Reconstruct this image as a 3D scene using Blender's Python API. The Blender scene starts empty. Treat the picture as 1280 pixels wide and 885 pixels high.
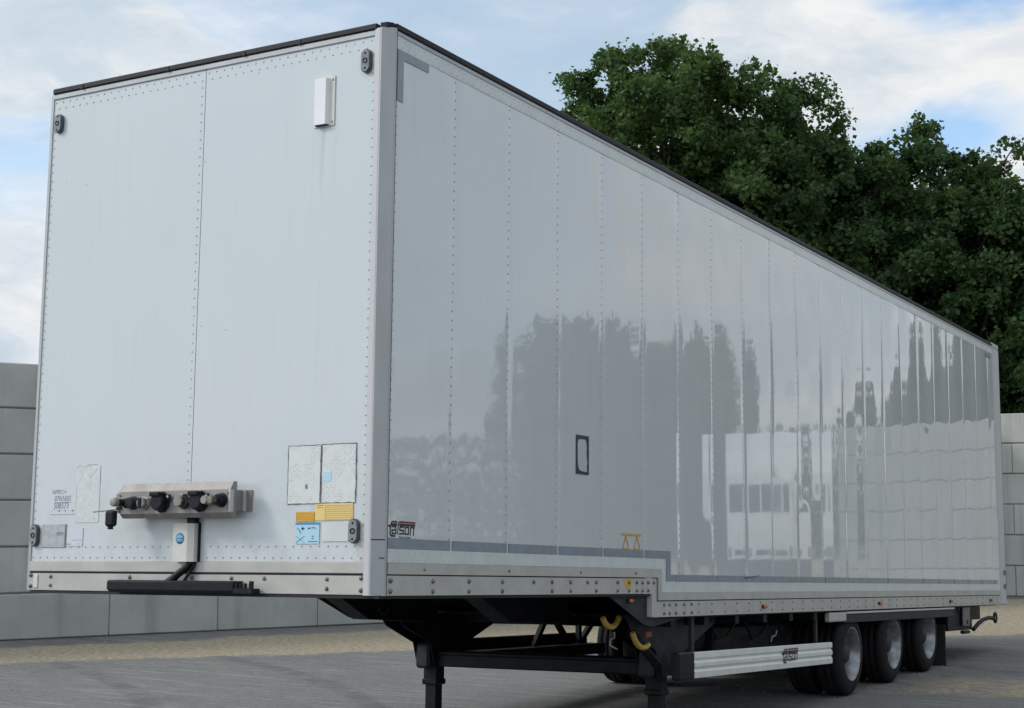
import bpy, math, random
import numpy as np
from mathutils import Matrix, Vector, noise
random.seed(7); rng = np.random.default_rng(7)
sc = bpy.context.scene; col = sc.collection
# ------------------------------------------------------------------ camera
cam = bpy.data.objects.new('camera', bpy.data.cameras.new('camera')); col.objects.link(cam); sc.camera = cam
CAM = Vector((4.75360, -6.76767, 1.69))
rt = Vector((0.862906, 0.505364, 0)); dn = Vector((-0.0503402, 0.0859556, -0.9950264)); fw = Vector((-0.5028509, 0.8586143, 0.0996117))
cam.matrix_world = Matrix(((rt.x, -dn.x, -fw.x, CAM.x), (rt.y, -dn.y, -fw.y, CAM.y), (rt.z, -dn.z, -fw.z, CAM.z), (0, 0, 0, 1)))
cam.data.lens = 55.486; cam.data.sensor_width = 36; cam.data.clip_end = 3000; cam.data.clip_start = .05
# ------------------------------------------------------------------ sun, exposure
SUNV = Vector((-0.70, -0.46, 0.56)).normalized()
sun = bpy.data.objects.new('sun', bpy.data.lights.new('sun', 'SUN')); col.objects.link(sun)
sun.data.energy = 1.5; sun.data.angle = math.radians(11); sun.data.color = (1, .96, .9)
sun.rotation_euler = SUNV.to_track_quat('Z', 'Y').to_euler(); sun.location = (0, 0, 30)
sc.view_settings.view_transform = 'Standard'; sc.view_settings.look = 'None'; sc.view_settings.exposure = 0; sc.view_settings.gamma = 1
# ------------------------------------------------------------------ node helpers
class NT:
    def __init__(s, tree): s.t = tree
    def n(s, typ, ins=None, **kw):
        nd = s.t.nodes.new(typ)
        for k, v in kw.items(): setattr(nd, k, v)
        for k, v in (ins or {}).items():
            sk = nd.inputs[k]
            if isinstance(v, bpy.types.NodeSocket): s.t.links.new(v, sk)
            elif isinstance(v, bpy.types.Node): s.t.links.new(v.outputs[0], sk)
            else: sk.default_value = v
        return nd
    def m(s, op, a, b=None, c=None, clamp=False):
        ins = {0: a}
        if b is not None: ins[1] = b
        if c is not None: ins[2] = c
        return s.n('ShaderNodeMath', ins, operation=op, use_clamp=clamp).outputs[0]
    def mix(s, f, a, b, blend='MIX'):
        nd = s.n('ShaderNodeMix', data_type='RGBA', blend_type=blend)
        for k, v in ((0, f), (6, a), (7, b)):
            sk = nd.inputs[k]
            if isinstance(v, bpy.types.NodeSocket): s.t.links.new(v, sk)
            elif k == 0: sk.default_value = v
            else: sk.default_value = (*v, 1) if len(v) == 3 else v
        return nd.outputs[2]
    def ramp(s, f, pts):
        nd = s.n('ShaderNodeValToRGB', {0: f}); cr = nd.color_ramp
        while len(cr.elements) < len(pts): cr.elements.new(.5)
        for e, (p, c) in zip(cr.elements, pts): e.position = p; e.color = (c, c, c, 1) if isinstance(c, (int, float)) else (*c, 1)
        return nd.outputs[0]
    def noise(s, vec, scale, detail=4, rough=.55, out=0):
        return s.n('ShaderNodeTexNoise', {'Vector': vec, 'Scale': scale, 'Detail': detail, 'Roughness': rough}).outputs[out]
    def sm(s, x, lo, hi):   # smoothstep
        return s.n('ShaderNodeMapRange', {0: x, 1: lo, 2: hi, 3: 0., 4: 1.}, interpolation_type='SMOOTHSTEP').outputs[0]
# ------------------------------------------------------------------ sky: Nishita with broken cloud
w = bpy.data.worlds.new('World'); sc.world = w; w.use_nodes = True; T = NT(w.node_tree); w.node_tree.nodes.clear()
sky = T.n('ShaderNodeTexSky', sky_type='NISHITA', sun_disc=False, sun_elevation=math.asin(SUNV.z), sun_rotation=math.atan2(SUNV.x, SUNV.y), air_density=1.0, dust_density=.6, ozone_density=1.6)
tc = T.n('ShaderNodeTexCoord'); d = tc.outputs['Generated']
mp = T.n('ShaderNodeMapping', {0: d, 3: (1, 1, 2.6)}).outputs[0]
wob = T.noise(mp, 3.2, 5, .6, out=1)
mp2 = T.n('ShaderNodeVectorMath', {0: mp, 1: T.n('ShaderNodeVectorMath', {0: wob, 3: .22}, operation='SCALE').outputs[0]}, operation='ADD').outputs[0]
cov = T.noise(mp2, 2.1, 7, .55)
det = T.noise(mp2, 7.0, 6, .6)
def blob(dx, dy, dz, r0, r1):
    v = Vector((dx, dy, dz)).normalized()
    wd = T.n('ShaderNodeVectorMath', {0: d, 1: T.n('ShaderNodeVectorMath', {0: T.n('ShaderNodeVectorMath', {0: wob, 1: (.5, .5, .5)}, operation='SUBTRACT').outputs[0], 3: .16}, operation='SCALE').outputs[0]}, operation='ADD').outputs[0]
    wz = T.n('ShaderNodeMapping', {0: wd, 3: (1, 1, 2.2)}).outputs[0]
    dist = T.n('ShaderNodeVectorMath', {0: wz, 1: (v.x, v.y, v.z * 2.2)}, operation='DISTANCE').outputs['Value']
    return T.m('SUBTRACT', 1.0, T.sm(dist, r0, r1))
holes = T.m('MAXIMUM', blob(-.185, .93, .335, .06, .13), T.m('MULTIPLY', blob(-.245, .94, .221, .015, .085), .9))
holes = T.m('MAXIMUM', holes, T.m('MULTIPLY', blob(-.74, .64, .205, .0, .10), .40))
general = T.sm(cov, .36, .47)                       # gaps elsewhere in the cloud layer
cover = T.m('MULTIPLY', general, T.m('SUBTRACT', 1.0, holes), clamp=True)
cover = T.m('MAXIMUM', cover, T.m('MULTIPLY', T.m('SUBTRACT', 1.0, holes), .72))
shade = T.m('ADD', T.m('MULTIPLY', cov, .52), T.m('MULTIPLY', det, .48))
ccol = T.ramp(shade, [(.40, (5.2, 6.3, 7.2)), (.47, (6.1, 6.95, 7.7)), (.525, (7.5, 7.95, 8.4)), (.575, (8.9, 9.0, 9.0))])
blue = T.n('ShaderNodeMix', {}, data_type='RGBA')
skyc = T.mix(1.0, sky.outputs[0], (1.9, 2.05, 2.1), 'MULTIPLY')
bank = T.m('MULTIPLY', T.m('MAXIMUM', blob(.43, .88, .22, .02, .26), blob(-.20, .95, .20, .0, .11)), .55)
ccol = T.mix(bank, ccol, (9.3, 9.15, 8.8))
mixc = T.mix(cover, skyc, ccol)
# the hidden sun brightens the cloud around it
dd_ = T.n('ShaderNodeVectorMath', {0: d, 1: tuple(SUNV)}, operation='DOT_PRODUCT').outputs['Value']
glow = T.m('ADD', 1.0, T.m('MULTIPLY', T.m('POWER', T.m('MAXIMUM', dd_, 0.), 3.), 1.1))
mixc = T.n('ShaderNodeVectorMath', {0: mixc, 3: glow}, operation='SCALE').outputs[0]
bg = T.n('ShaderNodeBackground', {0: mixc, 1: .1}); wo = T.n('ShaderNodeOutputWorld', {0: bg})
# ------------------------------------------------------------------ materials
def mat(name, base=(.5, .5, .5), rough=.5, metal=0., fn=None, **kw):
    m = bpy.data.materials.new(name); m.use_nodes = True; t = NT(m.node_tree)
    b = m.node_tree.nodes['Principled BSDF']; b.inputs['Base Color'].default_value = (*base, 1)
    b.inputs['Roughness'].default_value = rough; b.inputs['Metallic'].default_value = metal
    for k, v in kw.items(): b.inputs[k.replace('_', ' ')].default_value = v
    if fn: fn(t, b)
    return m
def L(t, a, b): t.t.links.new(a, b)
def geo(t): return t.n('ShaderNodeNewGeometry').outputs['Position']
def grain(amount=.12, scale=8., bump=0., bscale=60., streak=1.):
    def f(t, b):
        pos = t.n('ShaderNodeMapping', {0: geo(t), 3: (1, 1, streak)}).outputs[0]
        n1 = t.noise(pos, scale, 5)
        c = b.inputs['Base Color'].default_value[:3]
        lo = tuple(x * (1 - amount) for x in c); hi = tuple(min(1, x * (1 + amount)) for x in c)
        L(t, t.mix(t.sm(n1, .3, .7), lo, hi), b.inputs['Base Color'])
        if bump:
            bp = t.n('ShaderNodeBump', {'Strength': bump, 'Distance': .01, 'Height': t.noise(geo(t), bscale, 4)})
            L(t, bp.outputs[0], b.inputs['Normal'])
    return f
def side_fn(t, b):
    p = geo(t); st = t.n('ShaderNodeMapping', {0: p, 3: (1, 6, .5)}).outputs[0]
    g = t.noise(st, 2.2, 5); g2 = t.noise(p, 1.3, 4)
    c = t.mix(t.sm(g, .45, .8), (.64, .66, .665), (.615, .635, .635))
    c = t.mix(t.m('MULTIPLY', t.sm(g2, .5, .75), .35), c, (.585, .61, .615))
    L(t, c, b.inputs['Base Color'])
    L(t, t.m('ADD', .03, t.m('MULTIPLY', t.sm(g2, .45, .8), .06)), b.inputs['Roughness'])
def front_fn(t, b):
    p = geo(t); sep = t.n('ShaderNodeSeparateXYZ', {0: p})
    st = t.n('ShaderNodeMapping', {0: p, 3: (9, 1, .45)}).outputs[0]
    g = t.noise(st, 3.0, 6, .6); g2 = t.noise(p, 1.1, 3)
    c = t.mix(t.sm(g, .5, .8), (.585, .625, .65), (.56, .60, .615))
    c = t.mix(t.m('MULTIPLY', t.sm(g2, .45, .7), .5), c, (.55, .60, .63))
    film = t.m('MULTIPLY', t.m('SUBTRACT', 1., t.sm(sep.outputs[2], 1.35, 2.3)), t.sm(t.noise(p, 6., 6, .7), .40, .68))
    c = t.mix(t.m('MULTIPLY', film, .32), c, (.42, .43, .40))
    # rusty run-off below the vent and grime gathered beside the right edge
    x, z = sep.outputs[0], sep.outputs[2]
    run = t.m('MULTIPLY', t.m('SUBTRACT', 1., t.sm(t.m('ABSOLUTE', t.m('ADD', x, .44)), .0, .09)), t.m('MULTIPLY', t.sm(z, 3.3, 3.75), t.m('SUBTRACT', 1., t.sm(z, 3.80, 3.83))))
    c = t.mix(t.m('MULTIPLY', t.m('MULTIPLY', run, t.sm(g, .42, .7)), .32), c, (.36, .33, .28))
    gr = t.m('MULTIPLY', t.sm(x, -.22, -.09), t.m('SUBTRACT', 1., t.sm(z, 1.45, 1.95)))
    c = t.mix(t.m('MULTIPLY', t.m('MULTIPLY', gr, t.sm(t.noise(p, 25, 5, .7), .45, .62)), .6), c, (.34, .32, .24))
    sp = t.n('ShaderNodeTexVoronoi', {'Vector': p, 'Scale': 5.}).outputs['Distance']
    c = t.mix(t.m('MULTIPLY', t.m('SUBTRACT', 1., t.sm(sp, .025, .04)), .6), c, (.3, .3, .28))
    L(t, c, b.inputs['Base Color'])
M = {}
M['side'] = mat('white_gloss_panel', (.58, .6, .62), .05, fn=side_fn, IOR=1.56)
M['side'].node_tree.nodes['Principled BSDF'].inputs['Coat Weight'].default_value = .5
M['side'].node_tree.nodes['Principled BSDF'].inputs['Coat Roughness'].default_value = .02
M['front'] = mat('white_front_paint', (.6, .62, .63), .22, fn=front_fn)
M['strip'] = mat('riveted_white_strip', (.60, .63, .62), .3, fn=grain(.05, 6))
M['alu'] = mat('anodised_aluminium', (.40, .42, .43), .42, .1, fn=grain(.08, 5, streak=.2))
M['alulite'] = mat('pale_aluminium_edge', (.50, .50, .51), .5, .0)
M['alurail'] = mat('grey_aluminium_rail', (.45, .44, .41), .45, .1, fn=grain(.07, 7))
M['cap'] = mat('black_roof_trim', (.014, .013, .018), .55, fn=grain(.3, 30), Specular_IOR_Level=.25)
M['tape'] = mat('grey_reflective_tape', (.245, .28, .32), .25, fn=grain(.06, 12))
M['black'] = mat('black_plastic', (.011, .012, .016), .45, fn=grain(.3, 40), Specular_IOR_Level=.18)
M['seal'] = mat('black_rubber', (.012, .012, .014), .7)
M['steel'] = mat('dark_chassis_paint', (.010, .011, .014), .5, fn=grain(.4, 9, .2, 30), Specular_IOR_Level=.18)
M['gusset'] = mat('charcoal_gusset_paint', (.032, .036, .042), .5, fn=grain(.25, 9), Specular_IOR_Level=.18)
M['stain'] = mat('brushed_stainless', (.26, .245, .23), .55, .35, fn=grain(.15, 14, streak=.3))
M['bolt'] = mat('weathered_bolt', (.19, .17, .14), .5, .5, fn=grain(.4, 50))
M['rivet'] = mat('rivet_head', (.52, .545, .55), .35, .1)
M['tyre'] = mat('tyre_rubber', (.010, .010, .011), .75, fn=grain(.3, 20), Specular_IOR_Level=.2)
M['rim'] = mat('silver_wheel_rim', (.24, .255, .27), .38, .75, fn=grain(.3, 16))
M['yellow'] = mat('yellow_paint', (.55, .36, .07), .5, fn=grain(.15, 30))
M['orange'] = mat('orange_lens', (.62, .15, .03), .2, fn=grain(.2, 80))
M['lamphouse'] = mat('grey_lamp_housing', (.07, .075, .08), .4)
M['lens'] = mat('clear_lamp_lens', (.20, .215, .23), .12, fn=grain(.25, 60))
M['cream'] = mat('cream_steel_cover', (.62, .61, .56), .4, fn=grain(.05, 10))
M['logoblack'] = mat('black_print', (.012, .013, .022), .4)
M['logored'] = mat('dark_red_print', (.22, .018, .035), .4)
M['inkblue'] = mat('blue_black_ink', (.19, .21, .26), .6)
M['ghost'] = mat('old_glue_mark', (.60, .635, .63), .6, fn=grain(.08, 30))
M['bluelab'] = mat('pale_blue_label', (.42, .66, .78), .4)
M['bluedark'] = mat('blue_print', (.05, .26, .45), .4)
M['amberlab'] = mat('amber_label', (.72, .40, .02), .4)
M['yellowlab'] = mat('pale_yellow_label', (.78, .58, .22), .4)
M['edge'] = mat('grimy_tape_edge', (.20, .20, .20), .6, fn=grain(.5, 60))
M['guard'] = mat('white_side_guard', (.68, .68, .64), .4, fn=grain(.06, 6))
M['white'] = mat('white_vehicle_paint', (.78, .79, .80), .3, fn=grain(.03, 3))
M['winglass'] = mat('dark_vehicle_glass', (.03, .035, .04), .05)
def paper_fn(t, b):
    p = geo(t); sep = t.n('ShaderNodeSeparateXYZ', {0: p}); z = sep.outputs[2]
    line = t.m('LESS_THAN', t.m('FRACT', t.m('MULTIPLY', z, 105.)), .38)
    msk = t.sm(t.noise(t.n('ShaderNodeMapping', {0: p, 3: (60, 1, 105)}).outputs[0], 1., 3), .46, .56)
    blk = t.sm(t.noise(p, 13., 2), .44, .56)
    c = t.mix(t.m('MULTIPLY', t.m('MULTIPLY', t.m('MULTIPLY', line, msk), blk), .55), (.66, .68, .67), (.22, .24, .25))
    c = t.mix(t.m('MULTIPLY', t.sm(t.noise(p, 22., 4), .5, .7), .25), c, (.60, .58, .52))
    L(t, c, b.inputs['Base Color'])
    L(t, t.n('ShaderNodeBump', {'Strength': .35, 'Distance': .004, 'Height': t.noise(p, 30., 4)}).outputs[0], b.inputs['Normal'])
M['paper'] = mat('printed_document_sheet', (.7, .7, .7), .3, fn=paper_fn)
def plate_fn(t, b):
    c = t.mix(t.sm(t.noise(geo(t), 30., 3), .4, .6), (.42, .44, .46), (.36, .38, .40)); L(t, c, b.inputs['Base Color'])
M['plate'] = mat('silver_data_plate', (.4, .4, .4), .35, .3, fn=plate_fn)
def conc_fn(t, b):
    oi = t.n('ShaderNodeObjectInfo').outputs['Random']; p = geo(t)
    n1 = t.noise(p, .9, 6, .62); n2 = t.noise(p, 26., 5, .65)
    c = t.mix(t.sm(n1, .3, .72), (.37, .38, .36), (.49, .495, .47))
    c = t.mix(t.m('MULTIPLY', t.sm(n2, .42, .75), .30), c, (.50, .50, .47))
    c = t.mix(t.m('MULTIPLY', oi, .42), c, (.34, .355, .345))
    vr = t.n('ShaderNodeTexVoronoi', {'Vector': p, 'Scale': 15.}).outputs['Distance']
    pit = t.m('MULTIPLY', t.m('SUBTRACT', 1., t.sm(vr, .03, .13)), t.sm(t.noise(p, 5., 2), .55, .62))
    c = t.mix(t.m('MULTIPLY', pit, .6), c, (.20, .20, .19))
    stz = t.noise(t.n('ShaderNodeMapping', {0: p, 3: (3, 3, .25)}).outputs[0], 1.4, 5)
    c = t.mix(t.m('MULTIPLY', t.sm(stz, .48, .72), .55), c, (.25, .26, .24))
    L(t, c, b.inputs['Base Color'])
    h = t.m('SUBTRACT', t.m('MULTIPLY', n2, .3), pit)
    L(t, t.n('ShaderNodeBump', {'Strength': .5, 'Distance': .01, 'Height': h}).outputs[0], b.inputs['Normal'])
M['conc'] = mat('cast_concrete', (.4, .4, .4), .9, fn=conc_fn)
# yard ground: clay grey pavers with swept sand strips
WA = Vector((-11.68, 7.97)); WD = Vector((0.4232, 0.9060)); WN = Vector((0.9060, -0.4232)); COR = Vector((-3.30, 25.90))
def ground_fn(t, b):
    p = geo(t); sep = t.n('ShaderNodeSeparateXYZ', {0: p}); x, y = sep.outputs[0], sep.outputs[1]
    rotm = t.n('ShaderNodeMapping', {0: p, 2: (0, 0, math.radians(24))}).outputs[0]
    br = t.n('ShaderNodeTexBrick', {'Vector': rotm, 'Color1': (.0, .0, .0, 1), 'Color2': (1, 1, 1, 1), 'Mortar': (.5, .5, .5, 1), 'Scale': 1., 'Mortar Size': .006, 'Mortar Smooth': .3, 'Brick Width': .21, 'Row Height': .105, 'Bias': 0.})
    br.offset = .5
    n1 = t.noise(p, .35, 6, .6); n2 = t.noise(p, 3.2, 6, .65); n3 = t.noise(p, 24., 6, .75)
    c = t.mix(t.sm(n1, .3, .7), (.080, .085, .094), (.114, .118, .124))
    c = t.mix(t.m('MULTIPLY', br.outputs['Color'], .38), c, (.17, .168, .165))
    c = t.mix(t.m('MULTIPLY', t.sm(n3, .42, .60), .75), c, (.19, .185, .175))
    c = t.mix(t.m('MULTIPLY', t.m('MULTIPLY', br.outputs['Fac'], .5), t.sm(n2, .35, .65)), c, (.26, .25, .215))
    # drag marks
    dr = t.noise(t.n('ShaderNodeMapping', {0: p, 2: (0, 0, math.radians(-24)), 3: (.5, 6., 1)}).outputs[0], 2., 4, .6)
    c = t.mix(t.m('MULTIPLY', t.sm(dr, .52, .66), .7), c, (.25, .245, .225))
    c = t.mix(t.m('MULTIPLY', t.sm(t.noise(p, .8, 5, .6), .60, .72), .55), c, (.075, .073, .072))
    for cx_, cy_, rad_ in ((-14., -6., 13.2), (-14., -6., 15.1), (9., 26., 17.5), (9., 26., 19.3)):   # old tyre marks
        dc = t.n('ShaderNodeVectorMath', {0: t.n('ShaderNodeMapping', {0: p, 3: (1, 1, 0)}).outputs[0], 1: (cx_, cy_, 0)}, operation='DISTANCE').outputs['Value']
        tm = t.m('SUBTRACT', 1., t.sm(t.m('ABSOLUTE', t.m('SUBTRACT', dc, rad_)), .06, .17))
        c = t.mix(t.m('MULTIPLY', t.m('MULTIPLY', tm, t.sm(n2, .35, .6)), .5), c, (.055, .055, .058))
    # swept sand: distance from the left wall, distance from the rear wall, one loose drift
    w1 = t.m('MULTIPLY', t.m('SUBTRACT', t.noise(p, .55, 5, .6), .5), 2.4); w2 = t.m('MULTIPLY', t.m('SUBTRACT', n2, .5), 1.6)
    ww = t.m('ADD', w1, w2)
    dl = t.m('ADD', t.m('ADD', t.m('MULTIPLY', t.m('SUBTRACT', x, WA.x), WN.x), t.m('MULTIPLY', t.m('SUBTRACT', y, WA.y), WN.y)), t.m('MULTIPLY', ww, .6))
    far = t.m('MAXIMUM', 0., t.m('MULTIPLY', t.m('SUBTRACT', y, 6.), .36))
    s1 = t.m('MULTIPLY', t.sm(dl, 1.0, 1.35), t.m('SUBTRACT', 1., t.sm(t.m('SUBTRACT', dl, far), 2.9, 3.25)))
    dy = t.m('ADD', y, ww)
    s2 = t.m('MULTIPLY', t.sm(dy, 15.8, 16.5), t.m('SUBTRACT', 1., t.sm(dy, 21.2, 22.2)))
    s2 = t.m('MULTIPLY', s2, t.sm(x, -6., -4.))
    yy = t.m('ADD', t.m('SUBTRACT', y, t.m('MULTIPLY', x, .25)), t.m('MULTIPLY', ww, .4))
    s3 = t.m('MULTIPLY', t.m('MULTIPLY', t.sm(yy, 7.7, 8.2), t.m('SUBTRACT', 1., t.sm(yy, 9.2, 9.9))), t.sm(x, -.1, .8))
    s3 = t.m('MULTIPLY', s3, t.m('ADD', .35, t.m('MULTIPLY', t.sm(t.noise(p, 1.7, 7, .75), .40, .50), .65)))
    sand = t.m('MAXIMUM', t.m('MAXIMUM', s1, s2), s3, clamp=True)
    sand = t.m('MULTIPLY', sand, t.m('ADD', .60, t.m('MULTIPLY', t.sm(n3, .38, .58), .40)))
    sc_ = t.mix(t.sm(t.noise(p, 14., 7, .78), .36, .64), (.19, .155, .108), (.46, .385, .265))
    c = t.mix(sand, c, sc_)
    c = t.mix(t.m('MULTIPLY', t.m('MULTIPLY', s3, t.sm(t.noise(p, 2.6, 4), .55, .68)), .7), c, (.09, .065, .05))
    L(t, c, b.inputs['Base Color'])
    hh = t.m('ADD', t.m('MULTIPLY', br.outputs['Fac'], -.5), t.m('MULTIPLY', n3, .4))
    L(t, t.n('ShaderNodeBump', {'Strength': .5, 'Distance': .006, 'Height': hh}).outputs[0], b.inputs['Normal'])
M['ground'] = mat('paved_yard_with_swept_sand', (.12, .12, .13), .85, fn=ground_fn)
def leaf_mat(name, a, bcol, ccol):
    def f(t, b):
        r = t.n('ShaderNodeNewGeometry').outputs['Random Per Island']
        n = t.sm(t.noise(geo(t), .9, 3), .35, .65)
        c = t.mix(r, a, bcol); c = t.mix(t.m('MULTIPLY', n, .5), c, ccol)
        L(t, c, b.inputs['Base Color'])
        tr = t.n('ShaderNodeBsdfTranslucent', {0: t.mix(.5, c, (.10, .17, .03))})
        mx = t.n('ShaderNodeMixShader', {0: .35, 1: b.outputs[0], 2: tr.outputs[0]})
        L(t, mx.outputs[0], t.t.nodes['Material Output'].inputs[0])
    return mat(name, a, .6, fn=f, Specular_IOR_Level=.25)
M['leafa'] = leaf_mat('oak_leaves', (.040, .085, .026), (.105, .175, .050), (.055, .112, .042))
M['leafb'] = leaf_mat('dark_leaves', (.036, .078, .030), (.088, .152, .048), (.046, .098, .042))
M['leafc'] = leaf_mat('young_leaves', (.035, .078, .022), (.085, .135, .045), (.045, .095, .035))
M['bark'] = mat('bark', (.075, .06, .045), .9, fn=grain(.35, 7, .6, 20, .3))
# ------------------------------------------------------------------ mesh helper
A = Matrix(((0.999909182, 0, -0.0134769413), (0.000548565015, 0.999171250, 0.0407002734), (0.0134657723, -0.0407039701, 0.999080507)))
TC = Vector((4.75359654, -6.76766953, -2.99700707))
def t2w(t): return A @ (Vector(t) - TC) + CAM
BASE = Vector((-1.275, 6.8, -4.03))
class MB:
    def __init__(s): s.v = []; s.f = []; s.sm = []
    def add(s, vs, fs, smooth=False):
        o = len(s.v); s.v += [tuple(v) for v in vs]; s.f += [tuple(i + o for i in f) for f in fs]; s.sm += [smooth] * len(fs); return s
    def box(s, x0, x1, y0, y1, z0, z1, c=0.):
        if c <= 0:
            vs = [(x, y, z) for x in (x0, x1) for y in (y0, y1) for z in (z0, z1)]
            return s.add(vs, [(0, 1, 3, 2), (4, 6, 7, 5), (0, 4, 5, 1), (2, 3, 7, 6), (0, 2, 6, 4), (1, 5, 7, 3)])
        c = min(c, (x1 - x0) / 2.01, (y1 - y0) / 2.01, (z1 - z0) / 2.01)   # chamfered box
        vs = []; idx = {}
        X = (x0, x1); Y = (y0, y1); Z = (z0, z1)
        for i in (0, 1):
            for j in (0, 1):
                for k in (0, 1):
                    sx, sy, sz = 1 - 2 * i, 1 - 2 * j, 1 - 2 * k
                    for a in range(3):
                        p = [X[i] + sx * c, Y[j] + sy * c, Z[k] + sz * c]; p[a] = (X[i], Y[j], Z[k])[a]
                        idx[i, j, k, a] = len(vs); vs.append(tuple(p))
        fs = []
        for i in (0, 1): fs.append([idx[i, 0, 0, 0], idx[i, 1, 0, 0], idx[i, 1, 1, 0], idx[i, 0, 1, 0]][::(1 if i else -1)])
        for j in (0, 1): fs.append([idx[0, j, 0, 1], idx[1, j, 0, 1], idx[1, j, 1, 1], idx[0, j, 1, 1]][::(-1 if j else 1)])
        for k in (0, 1): fs.append([idx[0, 0, k, 2], idx[1, 0, k, 2], idx[1, 1, k, 2], idx[0, 1, k, 2]][::(1 if k else -1)])
        for i in (0, 1):
            for j in (0, 1): fs.append([idx[i, j, 0, 0], idx[i, j, 0, 1], idx[i, j, 1, 1], idx[i, j, 1, 0]])
        for i in (0, 1):
            for k in (0, 1): fs.append([idx[i, 0, k, 0], idx[i, 0, k, 2], idx[i, 1, k, 2], idx[i, 1, k, 0]])
        for j in (0, 1):
            for k in (0, 1): fs.append([idx[0, j, k, 1], idx[0, j, k, 2], idx[1, j, k, 2], idx[1, j, k, 1]])
        for i in (0, 1):
            for j in (0, 1):
                for k in (0, 1): fs.append([idx[i, j, k, 0], idx[i, j, k, 1], idx[i, j, k, 2]])
        return s.add(vs, fs)
    def prism(s, poly, ax, a0, a1):   # polygon in the plane normal to axis ax, extruded a0..a1
        n = len(poly); vs = []
        for a in (a0, a1):
            for (p, q) in poly: vs.append({0: (a, p, q), 1: (p, a, q), 2: (p, q, a)}[ax])
        return s.add(vs, [tuple(range(n))[::-1], tuple(range(n, 2 * n))] + [(i, (i + 1) % n, n + (i + 1) % n, n + i) for i in range(n)])
    def rev(s, prof, c, axis, seg=32, smooth=True, frac=1.):   # prof: (offset along axis, radius)
        ax = Vector(axis).normalized(); u = ax.orthogonal().normalized(); v = ax.cross(u); vs = []; fs = []; n = len(prof)
        for k in range(seg):
            a = 2 * math.pi * k / seg; dd = u * math.cos(a) + v * math.sin(a)
            for (o, r) in prof: vs.append(Vector(c) + ax * o + dd * r)
        for k in range(seg):
            k2 = (k + 1) % seg
            for i in range(n - 1): fs.append((k * n + i, k * n + i + 1, k2 * n + i + 1, k2 * n + i))
        return s.add(vs, fs, smooth)
    def cyl(s, c, axis, r, h, seg=20, ch=.0, smooth=False):
        ch = ch or min(r, h) * .12
        return s.rev([(0, 0), (0, r - ch), (ch, r), (h - ch, r), (h, r - ch), (h, 0)], c, axis, seg, smooth)
    def tube(s, pts, r, seg=8, smooth=True):
        pts = [Vector(p) for p in pts]; n = len(pts); vs = []; fs = []
        rr = r if isinstance(r, (list, tuple)) else [r] * n
        up = Vector((.13, .21, .97)); pu = None
        for i, p in enumerate(pts):
            tg = (pts[min(i + 1, n - 1)] - pts[max(i - 1, 0)]).normalized()
            u = (pu - tg * pu.dot(tg)) if pu else tg.cross(up)
            if u.length < 1e-5: u = tg.orthogonal()
            u.normalize(); pu = u; v = tg.cross(u)
            for k in range(seg):
                a = 2 * math.pi * k / seg; vs.append(p + (u * math.cos(a) + v * math.sin(a)) * rr[i])
        for i in range(n - 1):
            for k in range(seg):
                k2 = (k + 1) % seg; fs.append((i * seg + k, i * seg + k2, (i + 1) * seg + k2, (i + 1) * seg + k))
        s.add(vs, fs, smooth); s.add(vs[:seg], [tuple(range(seg))[::-1]]); s.add(vs[-seg:], [tuple(range(seg))])
        return s
    def bar(s, p0, p1, w_, h_):
        p0 = Vector(p0); p1 = Vector(p1); t = (p1 - p0).normalized(); u = t.cross(Vector((1, 0, 0)))
        if u.length < .05: u = t.cross(Vector((0, 1, 0)))
        u.normalize(); v = t.cross(u); vs = [p + u * a * h_ / 2 + v * b_ * w_ / 2 for p in (p0, p1) for a, b_ in ((-1, -1), (1, -1), (1, 1), (-1, 1))]
        return s.add(vs, [(3, 2, 1, 0), (4, 5, 6, 7)] + [(i, (i + 1) % 4, 4 + (i + 1) % 4, 4 + i) for i in range(4)])
    def mesh(s, name, m, org):
        me = bpy.data.meshes.new(name); me.from_pydata([(v[0] - org[0], v[1] - org[1], v[2] - org[2]) for v in s.v], [], s.f)
        me.polygons.foreach_set('use_smooth', s.sm); me.materials.append(m); me.update()
        import bmesh
        bm = bmesh.new(); bm.from_mesh(me); bmesh.ops.recalc_face_normals(bm, faces=bm.faces); bm.to_mesh(me); bm.free()
        return me
    def build(s, name, m, parent=None, pbase=(0, 0, 0), label=None, org=None):
        a = np.array(s.v); org = org if org is not None else (a.min(0) + a.max(0)) / 2
        o = bpy.data.objects.new(name, s.mesh(name, m, org)); col.objects.link(o)
        o.location = Vector(org) - Vector(pbase)
        if parent: o.parent = parent
        if label: o['label'] = label
        o['_org'] = [float(q) for q in org]
        return o
def inst(src, name, loc, parent):
    o = src.copy(); o.name = name; col.objects.link(o); o.location = loc; o.parent = parent; return o
def empty(name, loc, label=None, cat=None, group=None, rot=None):
    o = bpy.data.objects.new(name, None); col.objects.link(o); o.location = loc
    if rot: o.rotation_euler = rot
    if label: o['label'] = label; o['category'] = cat
    if group: o['group'] = group
    return o
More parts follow.
